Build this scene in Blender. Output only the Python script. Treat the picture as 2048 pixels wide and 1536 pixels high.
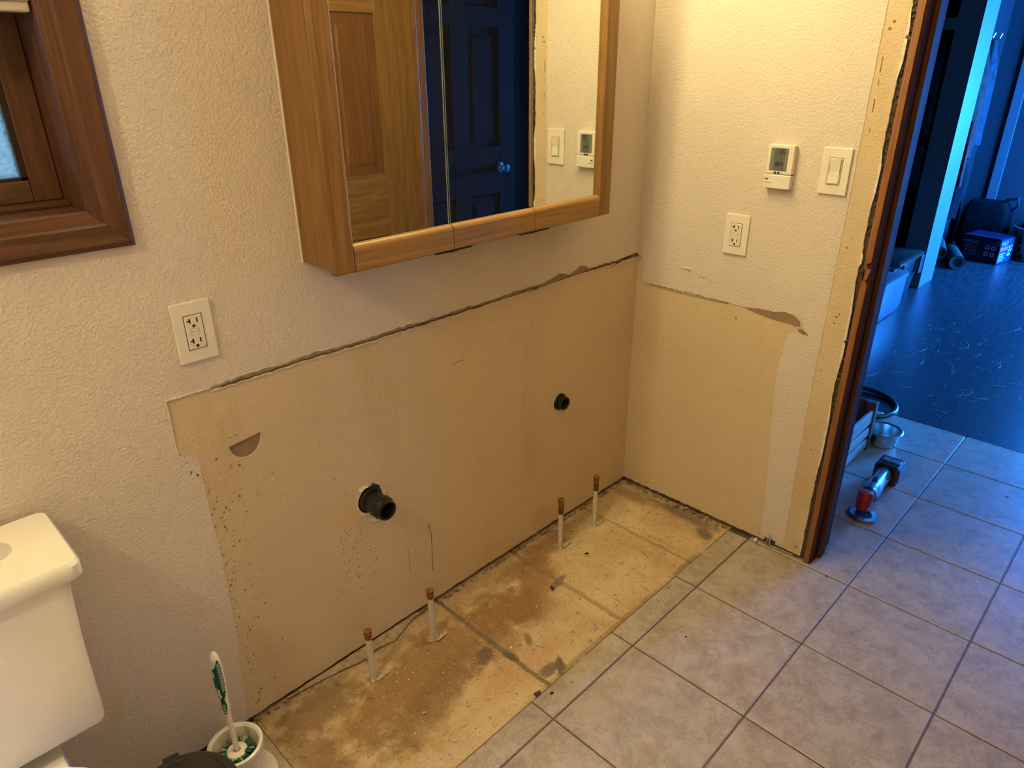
import bpy, bmesh, math, random
from mathutils import Vector, Matrix, Euler
from mathutils import noise as mnoise
random.seed(7)
PI = math.pi
for o in list(bpy.data.objects): bpy.data.objects.remove(o, do_unlink=True)
SC = bpy.context.scene
COL = SC.collection

# ------------------------------------------------------------ camera
cam = bpy.data.cameras.new('camera'); co = bpy.data.objects.new('camera', cam); COL.objects.link(co)
cam.sensor_width = 36; cam.lens = 24.4842; cam.clip_start = 0.02
RX = Vector((0.70012, -0.71399, -0.00681)); DN = Vector((-0.30002, -0.28551, -0.91020)); FW = Vector((0.64793, 0.63930, -0.41411))
M = Matrix((RX, -DN, -FW)).transposed().to_4x4(); M.translation = Vector((-1.95283, -1.32253, 1.46759))
co.matrix_world = M; SC.camera = co

# ------------------------------------------------------------ world, lamps, exposure
w = bpy.data.worlds.new('world'); SC.world = w; w.use_nodes = True
w.node_tree.nodes['Background'].inputs[0].default_value = (0.36, 0.68, 1.0, 1)
w.node_tree.nodes['Background'].inputs[1].default_value = 1.0
vs = SC.view_settings; vs.view_transform = 'Standard'; vs.look = 'None'; vs.exposure = 0; vs.gamma = 1; vs.use_curve_mapping = False

def lamp(name, typ, loc, energy, color, **kw):
    l = bpy.data.lights.new(name, typ); l.energy = energy; l.color = color
    o = bpy.data.objects.new(name, l); COL.objects.link(o); o.location = loc
    for k, v in kw.items():
        if k == 'rot': o.rotation_euler = v
        else: setattr(l, k, v)
    return o
lamp('ceiling_lamp', 'POINT', (-2.7, -0.68, 2.15), 30, (1, .81, .45), shadow_soft_size=.04)
for i in range(3):
    lamp('vanity_lamp', 'POINT', (-1.05 + .27*i, -.17, 2.06), 12, (1, .86, .43), shadow_soft_size=.05)
lamp('hall_daylight', 'AREA', (4.72, -2.08, 1.12), 1500, (.015, .215, 1.0), shape='RECTANGLE', size=.9, size_y=2.0, rot=(PI/2, 0, 0))
lamp('hall_daylight', 'AREA', (5.42, -1.50, 1.12), 800, (.015, .215, 1.0), shape='RECTANGLE', size=.8, size_y=2.0, rot=(0, PI/2, 0))  # added light in an unseen far-wall opening, for the blue glint on the tiles
lamp('hall_daylight', 'AREA', (1.72, -2.08, 1.12), 26, (.015, .34, 1.0), shape='RECTANGLE', size=.75, size_y=1.9, rot=(PI/2, 0, 0))

# ------------------------------------------------------------ node helpers
def new_mat(name):
    m = bpy.data.materials.new(name); m.use_nodes = True
    nt = m.node_tree
    return m, nt, nt.nodes['Principled BSDF']
def N(nt, typ, **kw):
    n = nt.nodes.new(typ)
    for k, v in kw.items(): setattr(n, k, v)
    return n
def coords(nt, scale=(1, 1, 1), loc=(0, 0, 0), rot=(0, 0, 0), kind='Object'):
    tc = N(nt, 'ShaderNodeTexCoord'); mp = N(nt, 'ShaderNodeMapping')
    nt.links.new(tc.outputs[kind], mp.inputs[0])
    mp.inputs['Scale'].default_value = scale; mp.inputs['Location'].default_value = loc; mp.inputs['Rotation'].default_value = rot
    return mp.outputs[0]
def noise_tex(nt, vec, scale, detail=3, rough=.5, dist=0):
    n = N(nt, 'ShaderNodeTexNoise'); nt.links.new(vec, n.inputs['Vector'])
    n.inputs['Scale'].default_value = scale; n.inputs['Detail'].default_value = detail
    n.inputs['Roughness'].default_value = rough; n.inputs['Distortion'].default_value = dist
    return n.outputs['Fac']
def ramp(nt, fac, stops):
    r = N(nt, 'ShaderNodeValToRGB'); nt.links.new(fac, r.inputs[0]); cr = r.color_ramp
    while len(cr.elements) < len(stops): cr.elements.new(.5)
    for e, (p, c) in zip(cr.elements, stops):
        e.position = p; e.color = (c, c, c, 1) if isinstance(c, (int, float)) else (*c, 1)
    return r.outputs[0]
def mix(nt, fac, a, b, mode='MIX'):
    n = N(nt, 'ShaderNodeMix', data_type='RGBA', blend_type=mode)
    for s, v in ((0, fac), (6, a), (7, b)):
        if hasattr(v, 'links'): nt.links.new(v, n.inputs[s])
        elif isinstance(v, (int, float)): n.inputs[s].default_value = v
        else: n.inputs[s].default_value = (*v, 1)
    return n.outputs[2]
def math_n(nt, op, a, b=0):
    n = N(nt, 'ShaderNodeMath', operation=op)
    for s, v in ((0, a), (1, b)):
        if hasattr(v, 'links'): nt.links.new(v, n.inputs[s])
        else: n.inputs[s].default_value = v
    return n.outputs[0]
def bump(nt, bsdf, h, strength, dist=.002):
    b = N(nt, 'ShaderNodeBump'); nt.links.new(h, b.inputs['Height'])
    b.inputs['Strength'].default_value = strength; b.inputs['Distance'].default_value = dist
    nt.links.new(b.outputs[0], bsdf.inputs['Normal'])
def plain(name, col, rough=.5, metal=0, spec=.5, var=.12, vscale=25, bmp=0, bscale=200):
    m, nt, b = new_mat(name)
    v = coords(nt)
    f = noise_tex(nt, v, vscale, 4)
    d = tuple(c*(1-var) for c in col); l = tuple(min(1, c*(1+var)) for c in col)
    nt.links.new(ramp(nt, f, [(.3, d), (.7, l)]), b.inputs['Base Color'])
    b.inputs['Roughness'].default_value = rough; b.inputs['Metallic'].default_value = metal
    b.inputs['Specular IOR Level'].default_value = spec
    if bmp: bump(nt, b, noise_tex(nt, v, bscale, 3), bmp)
    return m
def wood(name, dark, light, axis='z', rough=.45, scale=1.0, fine=1.0, spec=.4):
    m, nt, b = new_mat(name)
    s = {'x': (1.6, 22, 22), 'y': (22, 1.6, 22), 'z': (22, 22, 1.6)}[axis]
    s = tuple(k*scale for k in s)
    v = coords(nt, s)
    g = noise_tex(nt, v, 2.2, 5, .6, .6)
    s2 = {'x': (6, 320, 320), 'y': (320, 6, 320), 'z': (320, 320, 6)}[axis]
    g2 = noise_tex(nt, coords(nt, s2), 1.0, 3, .6)
    mid = tuple((a+c)/2 for a, c in zip(dark, light))
    c1 = ramp(nt, g, [(.28, dark), (.5, mid), (.72, light)])
    c2 = mix(nt, math_n(nt, 'MULTIPLY', ramp(nt, g2, [(.35, 1.0), (.55, 0.0)]), .45*fine), c1, tuple(k*.45 for k in dark))
    nt.links.new(c2, b.inputs['Base Color'])
    b.inputs['Roughness'].default_value = rough; b.inputs['Specular IOR Level'].default_value = spec
    bump(nt, b, g2, .12, .001)
    return m

# ------------------------------------------------------------ materials
def wall_mat(name, col, bstr, dark=None, peel=1.0):
    m, nt, b = new_mat(name); v = coords(nt)
    big = noise_tex(nt, v, 2.3, 4, .55)
    c = ramp(nt, big, [(.3, tuple(k*.94 for k in col)), (.7, tuple(min(1, k*1.04) for k in col))])
    if dark:
        st = noise_tex(nt, coords(nt, (5, 5, 1.6)), 1.0, 5, .6)
        c = mix(nt, ramp(nt, st, [(.56, 0.0), (.74, .55)]), c, dark)
        sp = noise_tex(nt, v, 130, 2, .5)
        c = mix(nt, ramp(nt, sp, [(.70, 0.0), (.78, .5)]), c, tuple(k*.6 for k in dark))
    nt.links.new(c, b.inputs['Base Color']); b.inputs['Roughness'].default_value = .7; b.inputs['Specular IOR Level'].default_value = .12
    h = noise_tex(nt, v, 165*peel, 2, .5, .4)
    bump(nt, b, ramp(nt, h, [(.38, 0.0), (.62, 1.0)]), bstr, .0016)
    return m
MT = {}
MT['paint'] = wall_mat('wall_paint', (.70, .61, .515), .5)
MT['yellow'] = wall_mat('old_yellow_paint', (.655, .52, .335), .42, (.54, .38, .19))
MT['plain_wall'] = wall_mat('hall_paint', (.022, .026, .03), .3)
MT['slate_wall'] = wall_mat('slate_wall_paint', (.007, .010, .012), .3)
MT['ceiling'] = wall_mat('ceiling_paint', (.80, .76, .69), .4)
MT['torn'] = plain('torn_paper', (.30, .215, .13), .95, var=.28, vscale=200, bmp=.6, bscale=400, spec=.1)
MT['torn_dark'] = plain('torn_gypsum_dark', (.10, .07, .045), .95, var=.6, vscale=160, bmp=.8, bscale=300, spec=.1)
MT['caulk'] = plain('old_caulk', (.68, .60, .47), .8, var=.2, vscale=150, bmp=.4)
MT['gypsum'] = plain('broken_gypsum', (.72, .64, .50), .9, var=.2, vscale=90, bmp=.5)
MT['torn_strip'] = plain('torn_strip_paper', (.40, .31, .20), .9, var=.3, vscale=70, bmp=.5, spec=.1)
MT['grey_paper'] = plain('grey_torn_paper', (.40, .345, .26), .95, var=.45, vscale=140, bmp=.7, spec=.1)
MT['crumb'] = plain('brown_crumbs', (.30, .21, .12), .95, var=.5, vscale=60)
MT['bare_paper'] = plain('bare_brown_paper', (.29, .20, .12), .95, var=.1, vscale=60, bmp=.2, spec=.1)
MT['sill'] = plain('dirty_sill_plate', (.17, .125, .08), .95, var=.5, vscale=50, bmp=.6, spec=.1)
OD, OL = (.20, .096, .022), (.335, .175, .05)
MT['oak_z'] = wood('oak_vertical', OD, OL, 'z', .38)
MT['oak_x'] = wood('oak_horizontal', (.25, .13, .032), (.40, .22, .065), 'x', .36)
MT['door_z'] = wood('door_oak_vertical', (.20, .105, .026), (.33, .175, .05), 'z', .4, .8)
MT['door_x'] = wood('door_oak_horizontal', (.20, .105, .026), (.33, .175, .05), 'x', .4, .8)
MT['door_panel'] = wood('door_oak_panel', (.15, .065, .018), (.24, .11, .032), 'z', .4, .8)
MT['fir_z'] = wood('stained_fir_vertical', (.065, .025, .012), (.16, .066, .028), 'z', .35)
MT['fir_x'] = wood('stained_fir_horizontal', (.065, .027, .012), (.16, .07, .03), 'x', .35)
MT['jamb'] = wood('stained_jamb', (.05, .018, .007), (.12, .042, .014), 'z', .75, spec=.06)
MT['jamb_lit'] = wood('jamb_front_edge', (.20, .075, .026), (.36, .15, .055), 'z', .5)  # warm room light on the jamb edge is put into this lighter wood
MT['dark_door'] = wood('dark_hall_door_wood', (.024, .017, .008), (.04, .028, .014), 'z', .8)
MT['plastic'] = plain('white_plastic', (.80, .73, .62), .35, var=.02)
MT['plastic_in'] = plain('white_plastic_insert', (.78, .71, .59), .3, var=.02)
MT['slot'] = plain('dark_slot', (.03, .018, .01), .7, var=.1)
MT['porcelain'] = plain('porcelain', (.84, .80, .72), .12, var=.015)
MT['button'] = plain('flush_button', (.58, .55, .50), .25, var=.03)
MT['lcd'] = plain('lcd_glass', (.12, .125, .10), .3, var=.05)
MT['lcd_bar'] = plain('lcd_side_bar', (.20, .20, .17), .2, var=.05)
MT['lcd_ink'] = plain('lcd_digits', (.012, .012, .01), .3, var=.05)
MT['abs'] = plain('black_pipe_plastic', (.012, .0105, .007), .38, var=.4, vscale=60, bmp=.15)
MT['abs_in'] = plain('black_pipe_inside', (.006, .006, .005), .7)
MT['stub'] = plain('painted_pipe', (.62, .55, .44), .45, var=.15, vscale=60)
MT['copper'] = plain('corroded_copper', (.26, .10, .022), .6, metal=.3, var=.55, vscale=170, bmp=.5, bscale=260)
MT['rust'] = plain('rust_run', (.10, .035, .014), .8, var=.4, vscale=100)
MT['hinge'] = plain('dark_hinge_metal', (.035, .02, .014), .4, metal=.6)
MT['blackp'] = plain('black_plastic', (.022, .018, .014), .3, var=.2)
MT['brush_w'] = plain('white_brush_plastic', (.80, .74, .64), .3, var=.02)
MT['green'] = plain('green_grip', (.004, .075, .035), .4, var=.1)
MT['bristle'] = plain('green_bristles', (.012, .12, .07), .5, var=.3)
MT['bristle_w'] = plain('white_bristles', (.5, .55, .48), .5, var=.2)
MT['red'] = plain('red_tool_plastic', (.34, .012, .010), .4, var=.15)
MT['toolgrey'] = plain('grey_tool_metal', (.30, .33, .36), .3, metal=.7, var=.2)
MT['steel'] = plain('brushed_steel', (.62, .62, .60), .27, metal=1, var=.05)
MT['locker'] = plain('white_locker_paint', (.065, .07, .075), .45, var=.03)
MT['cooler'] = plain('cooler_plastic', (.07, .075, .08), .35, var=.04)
MT['crate_l'] = wood('crate_slats', (.42, .38, .32), (.60, .55, .48), 'x', .6)
MT['crate_d'] = wood('crate_posts', (.10, .065, .04), (.18, .12, .08), 'z', .6)
MT['cloth_b'] = plain('blue_grey_cloth', (.016, .020, .024), .95, spec=.04, var=.3, bmp=.3)
MT['cloth_k'] = plain('black_cloth', (.004, .004, .005), .95, spec=.04, var=.3, bmp=.3)
MT['cloth_n'] = plain('brown_cloth', (.03, .018, .014), .95, spec=.04, var=.3, bmp=.3)
MT['cloth_r'] = plain('red_cloth', (.09, .02, .02), .95, spec=.04, var=.3, bmp=.3)
MT['box_blue'] = plain('blue_box_print', (.004, .007, .022), .7, var=.1, spec=.1)
MT['box_side'] = plain('blue_box_end_print', (.005, .011, .028), .5, var=.1)
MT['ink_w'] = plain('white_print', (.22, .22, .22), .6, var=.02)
MT['ink_g'] = plain('grey_print', (.20, .175, .15), .6, var=.02)
MT['ink_r'] = plain('red_print', (.5, .04, .03), .6, var=.02)
MT['cardboard'] = plain('cardboard', (.35, .25, .16), .8)
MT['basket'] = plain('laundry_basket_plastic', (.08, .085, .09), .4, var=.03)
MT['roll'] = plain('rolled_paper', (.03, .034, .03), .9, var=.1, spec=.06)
MT['ivory'] = plain('ivory_blind', (.55, .50, .40), .45, var=.03)
MT['grout'] = plain('brown_grout', (.115, .078, .055), .6, var=.3, vscale=60, bmp=.3)
MT['wire'] = plain('grey_cable', (.35, .32, .28), .5)
MT['chip'] = plain('plaster_chips', (.58, .48, .31), .9, var=.2, vscale=60)
MT['shred'] = plain('brown_shreds', (.20, .12, .05), .9, var=.4, vscale=60)
MT['pebble'] = plain('dark_chips', (.03, .018, .012), .6, var=.3)
MT['straw'] = plain('pale_scraps', (.45, .45, .43), .5, var=.2)
MT['soil'] = plain('dirt_flecks', (.27, .18, .085), .95, var=.5)

def m_tile():
    m, nt, b = new_mat('ceramic_tile'); v0 = coords(nt)
    oi = N(nt, 'ShaderNodeObjectInfo')
    add = N(nt, 'ShaderNodeVectorMath', operation='ADD'); sc = N(nt, 'ShaderNodeVectorMath', operation='SCALE')
    cmb = N(nt, 'ShaderNodeCombineXYZ')
    nt.links.new(oi.outputs['Random'], cmb.inputs[0]); nt.links.new(oi.outputs['Random'], cmb.inputs[2])
    nt.links.new(cmb.outputs[0], sc.inputs[0]); sc.inputs['Scale'].default_value = 37
    nt.links.new(v0, add.inputs[0]); nt.links.new(sc.outputs[0], add.inputs[1]); v = add.outputs[0]
    n1 = noise_tex(nt, v, 13, 9, .74, .3)
    c = ramp(nt, n1, [(.32, (.30, .24, .19)), (.5, (.415, .345, .28)), (.68, (.50, .43, .36))])
    n2 = noise_tex(nt, v, 8, 10, .78, .15)
    vein = ramp(nt, n2, [(.482, 0.0), (.497, .75), (.512, .0)])
    c = mix(nt, vein, c, (.235, .175, .135))
    n3 = noise_tex(nt, v, 110, 3, .6)
    c = mix(nt, ramp(nt, n3, [(.62, 0.0), (.72, .45)]), c, (.25, .19, .15))
    nt.links.new(c, b.inputs['Base Color'])
    b.inputs['Roughness'].default_value = .33; b.inputs['Specular IOR Level'].default_value = .55
    bump(nt, b, n1, .15, .002)
    return m
MT['tile'] = m_tile()

def blob_layer(nt, col, v, wob, blobs):
    for (x, y, rx, ry, ang, c, k) in blobs:
        mp = N(nt, 'ShaderNodeMapping', vector_type='TEXTURE'); nt.links.new(v, mp.inputs[0])
        mp.inputs['Location'].default_value = (x, y, 0); mp.inputs['Rotation'].default_value = (0, 0, math.radians(ang)); mp.inputs['Scale'].default_value = (rx, ry, 1)
        ln = N(nt, 'ShaderNodeVectorMath', operation='LENGTH'); nt.links.new(mp.outputs[0], ln.inputs[0])
        d = math_n(nt, 'ADD', ln.outputs['Value'], wob)
        f = ramp(nt, d, [(.55, k), (1.0, 0.0)])
        col = mix(nt, f, col, c)
    return col
def m_subfloor():
    m, nt, b = new_mat('scraped_thinset'); v = coords(nt)
    n1 = noise_tex(nt, v, 7, 8, .68, .5)
    c = ramp(nt, n1, [(.30, (.42, .285, .155)), (.48, (.53, .385, .225)), (.68, (.62, .48, .30))])
    ns = noise_tex(nt, coords(nt, (26, 5, 1), rot=(0, 0, .7)), 1.0, 6, .65)
    c = mix(nt, ramp(nt, ns, [(.5, 0.0), (.72, .4)]), c, (.42, .26, .135))
    wob = math_n(nt, 'MULTIPLY', math_n(nt, 'SUBTRACT', noise_tex(nt, v, 18, 7, .7), .5), 1.7)
    br, dk, gy, pl = (.27, .15, .06), (.23, .145, .07), (.14, .11, .085), (.66, .52, .32)
    pk = (.50, .30, .17)
    c = blob_layer(nt, c, v, wob, [
        (-1.12, -.18, .38, .13, 8, br, .85), (-.80, -.19, .17, .10, -25, br, .95), (-.92, -.25, .10, .06, 20, br, .6), (-.66, -.15, .14, .07, 35, br, .8),
        (-1.40, -.08, .16, .07, 0, dk, .8), (-1.48, -.20, .07, .15, 0, dk, .75), (-1.18, -.27, .25, .07, 15, dk, .7), (-.45, -.06, .35, .05, 0, br, .7),
        (-.06, -.15, .05, .16, 0, br, .7), (-.03, -.30, .035, .16, 0, gy, .8),
        (-.30, -.14, .25, .12, 10, pl, .5), (-.55, -.30, .25, .13, 0, pl, .35), (-1.0, -.42, .3, .06, 0, pl, .5), (-.15, -.20, .12, .1, 0, pl, .6),
        (-.95, -.36, .16, .08, -10, pk, .6), (-.12, -.24, .08, .08, 0, pk, .5), (-.34, -.2, .1, .08, 0, pk, .35),
        (-.985, -.255, .06, .025, 30, gy, .8), (-.872, -.432, .05, .014, 48, gy, .95), (-.905, -.418, .035, .022, 0, gy, .8), (-.62, -.205, .045, .016, 10, gy, .8),
        (-.075, -.40, .05, .03, 60, gy, .8), (-.94, -.31, .018, .03, 0, gy, .9), (-.86, -.30, .03, .012, 60, gy, .7), (-.27, -.448, .1, .012, 0, dk, .6), (-.70, -.45, .4, .012, 0, dk, .5)])
    # grout ghosts of the lifted tiles
    sp = N(nt, 'ShaderNodeSeparateXYZ'); nt.links.new(v, sp.inputs[0])
    wv = math_n(nt, 'MULTIPLY', math_n(nt, 'SUBTRACT', noise_tex(nt, v, 30, 3), .5), .012)
    for (gx, wd, k, cc) in ((-.940, .007, .75, gy), (-.613, .009, .55, br), (-.245, .006, .45, br)):
        d = math_n(nt, 'ABSOLUTE', math_n(nt, 'SUBTRACT', math_n(nt, 'ADD', sp.outputs[0], wv), gx))
        c = mix(nt, ramp(nt, math_n(nt, 'DIVIDE', d, wd*2), [(.35, k), (.6, 0.0)]), c, cc)
    n3 = noise_tex(nt, v, 210, 4, .75)
    c = mix(nt, ramp(nt, n3, [(.60, 0.0), (.69, .75)]), c, (.68, .55, .35))
    n4 = noise_tex(nt, coords(nt, loc=(3, 5, 1)), 120, 4, .7)
    c = mix(nt, ramp(nt, n4, [(.57, 0.0), (.68, .75)]), c, (.19, .11, .045))
    nt.links.new(c, b.inputs['Base Color']); b.inputs['Roughness'].default_value = .95; b.inputs['Specular IOR Level'].default_value = .15
    hh = math_n(nt, 'ADD', n1, math_n(nt, 'MULTIPLY', noise_tex(nt, v, 90, 5, .7), .6))
    bump(nt, b, hh, .8, .004)
    return m
MT['subfloor'] = m_subfloor()

def m_vinyl():
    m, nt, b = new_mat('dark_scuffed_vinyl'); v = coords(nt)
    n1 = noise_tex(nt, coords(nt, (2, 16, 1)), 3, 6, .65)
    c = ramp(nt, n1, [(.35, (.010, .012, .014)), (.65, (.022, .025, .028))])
    s1 = noise_tex(nt, coords(nt, (5, 70, 1), rot=(0, 0, .6)), 2.0, 3, .5)
    s2 = noise_tex(nt, coords(nt, (6, 80, 1), rot=(0, 0, -.5)), 2.0, 3, .5)
    c = mix(nt, ramp(nt, s1, [(.66, 0.0), (.72, .35)]), c, (.22, .24, .26))
    c = mix(nt, ramp(nt, s2, [(.67, 0.0), (.73, .35)]), c, (.22, .24, .26))
    nt.links.new(c, b.inputs['Base Color']); b.inputs['Roughness'].default_value = .33; b.inputs['Specular IOR Level'].default_value = .5
    bump(nt, b, s1, .1, .001)
    return m
MT['vinyl'] = m_vinyl()
def m_mirror():
    m, nt, b = new_mat('mirror_silver')
    f = noise_tex(nt, coords(nt), 30, 5)
    nt.links.new(ramp(nt, f, [(.3, (.84, .86, .80)), (.7, (.87, .89, .83))]), b.inputs['Base Color'])
    b.inputs['Metallic'].default_value = 1; b.inputs['Roughness'].default_value = .012
    return m
MT['mirror'] = m_mirror()
MT['mirror_edge'] = plain('mirror_edge_glass', (.45, .50, .42), .1, metal=.6, var=.03)
def m_pane():
    m, nt, b = new_mat('obscure_glass'); v = coords(nt)
    b.inputs['Transmission Weight'].default_value = 1; b.inputs['Roughness'].default_value = .5; b.inputs['IOR'].default_value = 1.45
    h = noise_tex(nt, v, 160, 4, .6)
    nt.links.new(ramp(nt, h, [(.35, (.45, .62, .68)), (.65, (.95, .98, .98))]), b.inputs['Base Color'])
    bump(nt, b, h, 1.0, .004)
    return m
MT['pane'] = m_pane()
def m_plaid():
    m, nt, b = new_mat('plaid_shirt'); v = coords(nt, (1, 1, 1))
    wv = N(nt, 'ShaderNodeTexWave', bands_direction='Z'); nt.links.new(v, wv.inputs[0]); wv.inputs['Scale'].default_value = 9
    wx = N(nt, 'ShaderNodeTexWave', bands_direction='Y'); nt.links.new(v, wx.inputs[0]); wx.inputs['Scale'].default_value = 9
    c = mix(nt, ramp(nt, wv.outputs['Fac'], [(.75, 0.0), (.85, .8)]), (.003, .006, .016), (.02, .025, .03))
    c = mix(nt, ramp(nt, wx.outputs['Fac'], [(.75, 0.0), (.85, .6)]), c, (.012, .016, .02))
    nt.links.new(c, b.inputs['Base Color']); b.inputs['Roughness'].default_value = .95; b.inputs['Specular IOR Level'].default_value = .04
    return m
MT['plaid'] = m_plaid()

# ------------------------------------------------------------ mesh helpers
class MB:
    def __init__(s): s.bm = bmesh.new()
    def box(s, lo, hi, bev=0, seg=2):
        lo = Vector(lo); hi = Vector(hi); c = (lo+hi)/2; d = hi-lo
        r = bmesh.ops.create_cube(s.bm, size=1, matrix=Matrix.Translation(c) @ Matrix.Diagonal((*d, 1)))
        if bev:
            es = list({e for vv in r['verts'] for e in vv.link_edges})
            bmesh.ops.bevel(s.bm, geom=es, offset=min(bev, min(d)*.49), segments=seg, affect='EDGES', profile=.5)
        return s
    def obox(s, c, size, rot, bev=0):
        m = Matrix.Translation(c) @ Euler(rot).to_matrix().to_4x4() @ Matrix.Diagonal((*size, 1))
        r = bmesh.ops.create_cube(s.bm, size=1, matrix=m)
        if bev:
            es = list({e for vv in r['verts'] for e in vv.link_edges})
            bmesh.ops.bevel(s.bm, geom=es, offset=bev, segments=2, affect='EDGES', profile=.5)
        return s
    def lathe(s, prof, c=(0, 0, 0), axis=(0, 0, 1), n=32, cap0=False, cap1=False):
        ax = Vector(axis).normalized(); q = Vector((0, 0, 1)).rotation_difference(ax).to_matrix(); c = Vector(c)
        rings = []
        for (r, z) in prof:
            rings.append([s.bm.verts.new(c + q @ Vector((r*math.cos(2*PI*i/n), r*math.sin(2*PI*i/n), z))) for i in range(n)])
        for a, b in zip(rings, rings[1:]):
            for i in range(n): s.bm.faces.new((a[i], a[(i+1) % n], b[(i+1) % n], b[i]))
        if cap0: s.bm.faces.new(rings[0][::-1])
        if cap1: s.bm.faces.new(rings[-1])
        return s
    def tube(s, pts, r, n=8, closed=False):
        pts = [Vector(p) for p in pts]; k = len(pts); rs = r if isinstance(r, (list, tuple)) else [r]*k
        rings = []; prev = None
        for i, p in enumerate(pts):
            if closed: t = pts[(i+1) % k]-pts[i-1]
            else: t = pts[min(i+1, k-1)]-pts[max(i-1, 0)]
            t.normalize()
            u = prev - t*prev.dot(t) if prev is not None else t.orthogonal()
            u.normalize(); prev = u; v = t.cross(u)
            rings.append([s.bm.verts.new(p + rs[i]*(u*math.cos(2*PI*j/n)+v*math.sin(2*PI*j/n))) for j in range(n)])
        for i in range(k if closed else k-1):
            a = rings[i]; b = rings[(i+1) % k]
            for j in range(n): s.bm.faces.new((a[j], a[(j+1) % n], b[(j+1) % n], b[j]))
        if not closed: s.bm.faces.new(rings[0][::-1]); s.bm.faces.new(rings[-1])
        return s
    def loft(s, rings, cap=True):
        R = [[s.bm.verts.new(p) for p in r] for r in rings]; n = len(R[0])
        for a, b in zip(R, R[1:]):
            for i in range(n): s.bm.faces.new((a[i], a[(i+1) % n], b[(i+1) % n], b[i]))
        if cap: s.bm.faces.new(R[0][::-1]); s.bm.faces.new(R[-1])
        return s
    def prism(s, pts, d):           # pts: 3-D polygon, extruded by vector d
        a = [s.bm.verts.new(p) for p in pts]; b = [s.bm.verts.new(Vector(p)+Vector(d)) for p in pts]; n = len(a)
        fs = [s.bm.faces.new(a), s.bm.faces.new(b[::-1])]
        for i in range(n): s.bm.faces.new((a[i], b[i], b[(i+1) % n], a[(i+1) % n]))
        bmesh.ops.triangulate(s.bm, faces=fs)
        return s
    def chip(s, c, size, flat=.35):
        m = Matrix.Translation(c) @ Euler((random.uniform(-.5, .5), random.uniform(-.5, .5), random.uniform(0, 6.3))).to_matrix().to_4x4() @ Matrix.Diagonal((size*random.uniform(.6, 1.7), size*random.uniform(.4, 1), size*flat, 1))
        r = bmesh.ops.create_cube(s.bm, size=1, matrix=m)
        for vv in r['verts']: vv.co += Vector((random.uniform(-1, 1), random.uniform(-1, 1), random.uniform(-.4, .4)))*size*.22
        return s
def link(name, mesh, mat, parent=None):
    o = bpy.data.objects.new(name, mesh)
    if mat and not mesh.materials: mesh.materials.append(mat)
    COL.objects.link(o)
    if parent: o.parent = parent
    return o
def wpos(o):
    p = Vector((0, 0, 0))
    while o: p = p+Vector(o.location); o = o.parent
    return p
def part(name, mb, mat, parent=None, smooth=False, world=True, label=None):
    if world and parent is not None: bmesh.ops.translate(mb.bm, vec=-wpos(parent), verts=mb.bm.verts)
    bmesh.ops.recalc_face_normals(mb.bm, faces=mb.bm.faces)
    me = bpy.data.meshes.new(name); mb.bm.to_mesh(me); mb.bm.free()
    if smooth:
        for p in me.polygons: p.use_smooth = True
        me.set_sharp_from_angle(angle=math.radians(40))
    o = link(name, me, MT[mat], parent)
    if label: o['label'] = label
    return o
def thing(name, label, cat, loc=(0, 0, 0), group=None, rot=0):
    o = bpy.data.objects.new(name, None); COL.objects.link(o); o.location = loc; o.rotation_euler = (0, 0, rot)
    o.empty_display_size = .05
    o['label'] = label; o['category'] = cat
    if group: o['group'] = group
    return o
def single(name, mb, mat, label, cat, loc, smooth=False, group=None):
    bmesh.ops.translate(mb.bm, vec=-Vector(loc), verts=mb.bm.verts)
    o = part(name, mb, mat, None, smooth); o.location = loc; o['label'] = label; o['category'] = cat
    if group: o['group'] = group
    return o
def struct(name, mb, mat, smooth=False):
    o = part(name, mb, mat, None, smooth); o['kind'] = 'structure'; return o
def sroot(name, loc=(0, 0, 0)):
    o = bpy.data.objects.new(name, None); COL.objects.link(o); o.location = loc; o['kind'] = 'structure'; o.empty_display_size = .05; return o
def stuff(o, label=None, cat=None):
    o['kind'] = 'stuff'
    if label: o['label'] = label; o['category'] = cat
    return o
def plate(polys, t, tf):
    """filled 2-D outline with holes, thickness t, placed by tf(u, v, w)"""
    cu = bpy.data.curves.new('outline', 'CURVE'); cu.dimensions = '2D'; cu.fill_mode = 'BOTH'; cu.extrude = t/2
    for poly in polys:
        sp = cu.splines.new('POLY'); sp.points.add(len(poly)-1); sp.use_cyclic_u = True
        for p, q in zip(sp.points, poly): p.co = (q[0], q[1], 0, 1)
    ob = bpy.data.objects.new('outline', cu); COL.objects.link(ob)
    me = bpy.data.meshes.new_from_object(ob.evaluated_get(bpy.context.evaluated_depsgraph_get()))
    mb = MB(); mb.bm.from_mesh(me)
    bpy.data.objects.remove(ob); bpy.data.curves.remove(cu); bpy.data.meshes.remove(me)
    for vv in mb.bm.verts: vv.co = Vector(tf(*vv.co))
    bmesh.ops.remove_doubles(mb.bm, verts=mb.bm.verts, dist=1e-6)
    return mb
def jag(pts, amp, step=.012, closed=True):
    """subdivide an outline and jitter it so that it looks torn"""
    out = []; n = len(pts)
    for i in range(n if closed else n-1):
        a = Vector((*pts[i], 0)); b = Vector((*pts[(i+1) % n], 0)); L = (b-a).length; k = max(1, int(L/step))
        nn = Vector((-(b-a).y, (b-a).x, 0))/max(L, 1e-6)
        for j in range(k):
            p = a.lerp(b, j/k)
            if j: p += nn*amp*(mnoise.noise((p.x*60, p.y*60, 3.3))*1.5 + random.uniform(-.3, .3))
            out.append((p.x, p.y))
    if not closed: out.append(tuple(pts[-1][:2]))
    return out
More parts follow.
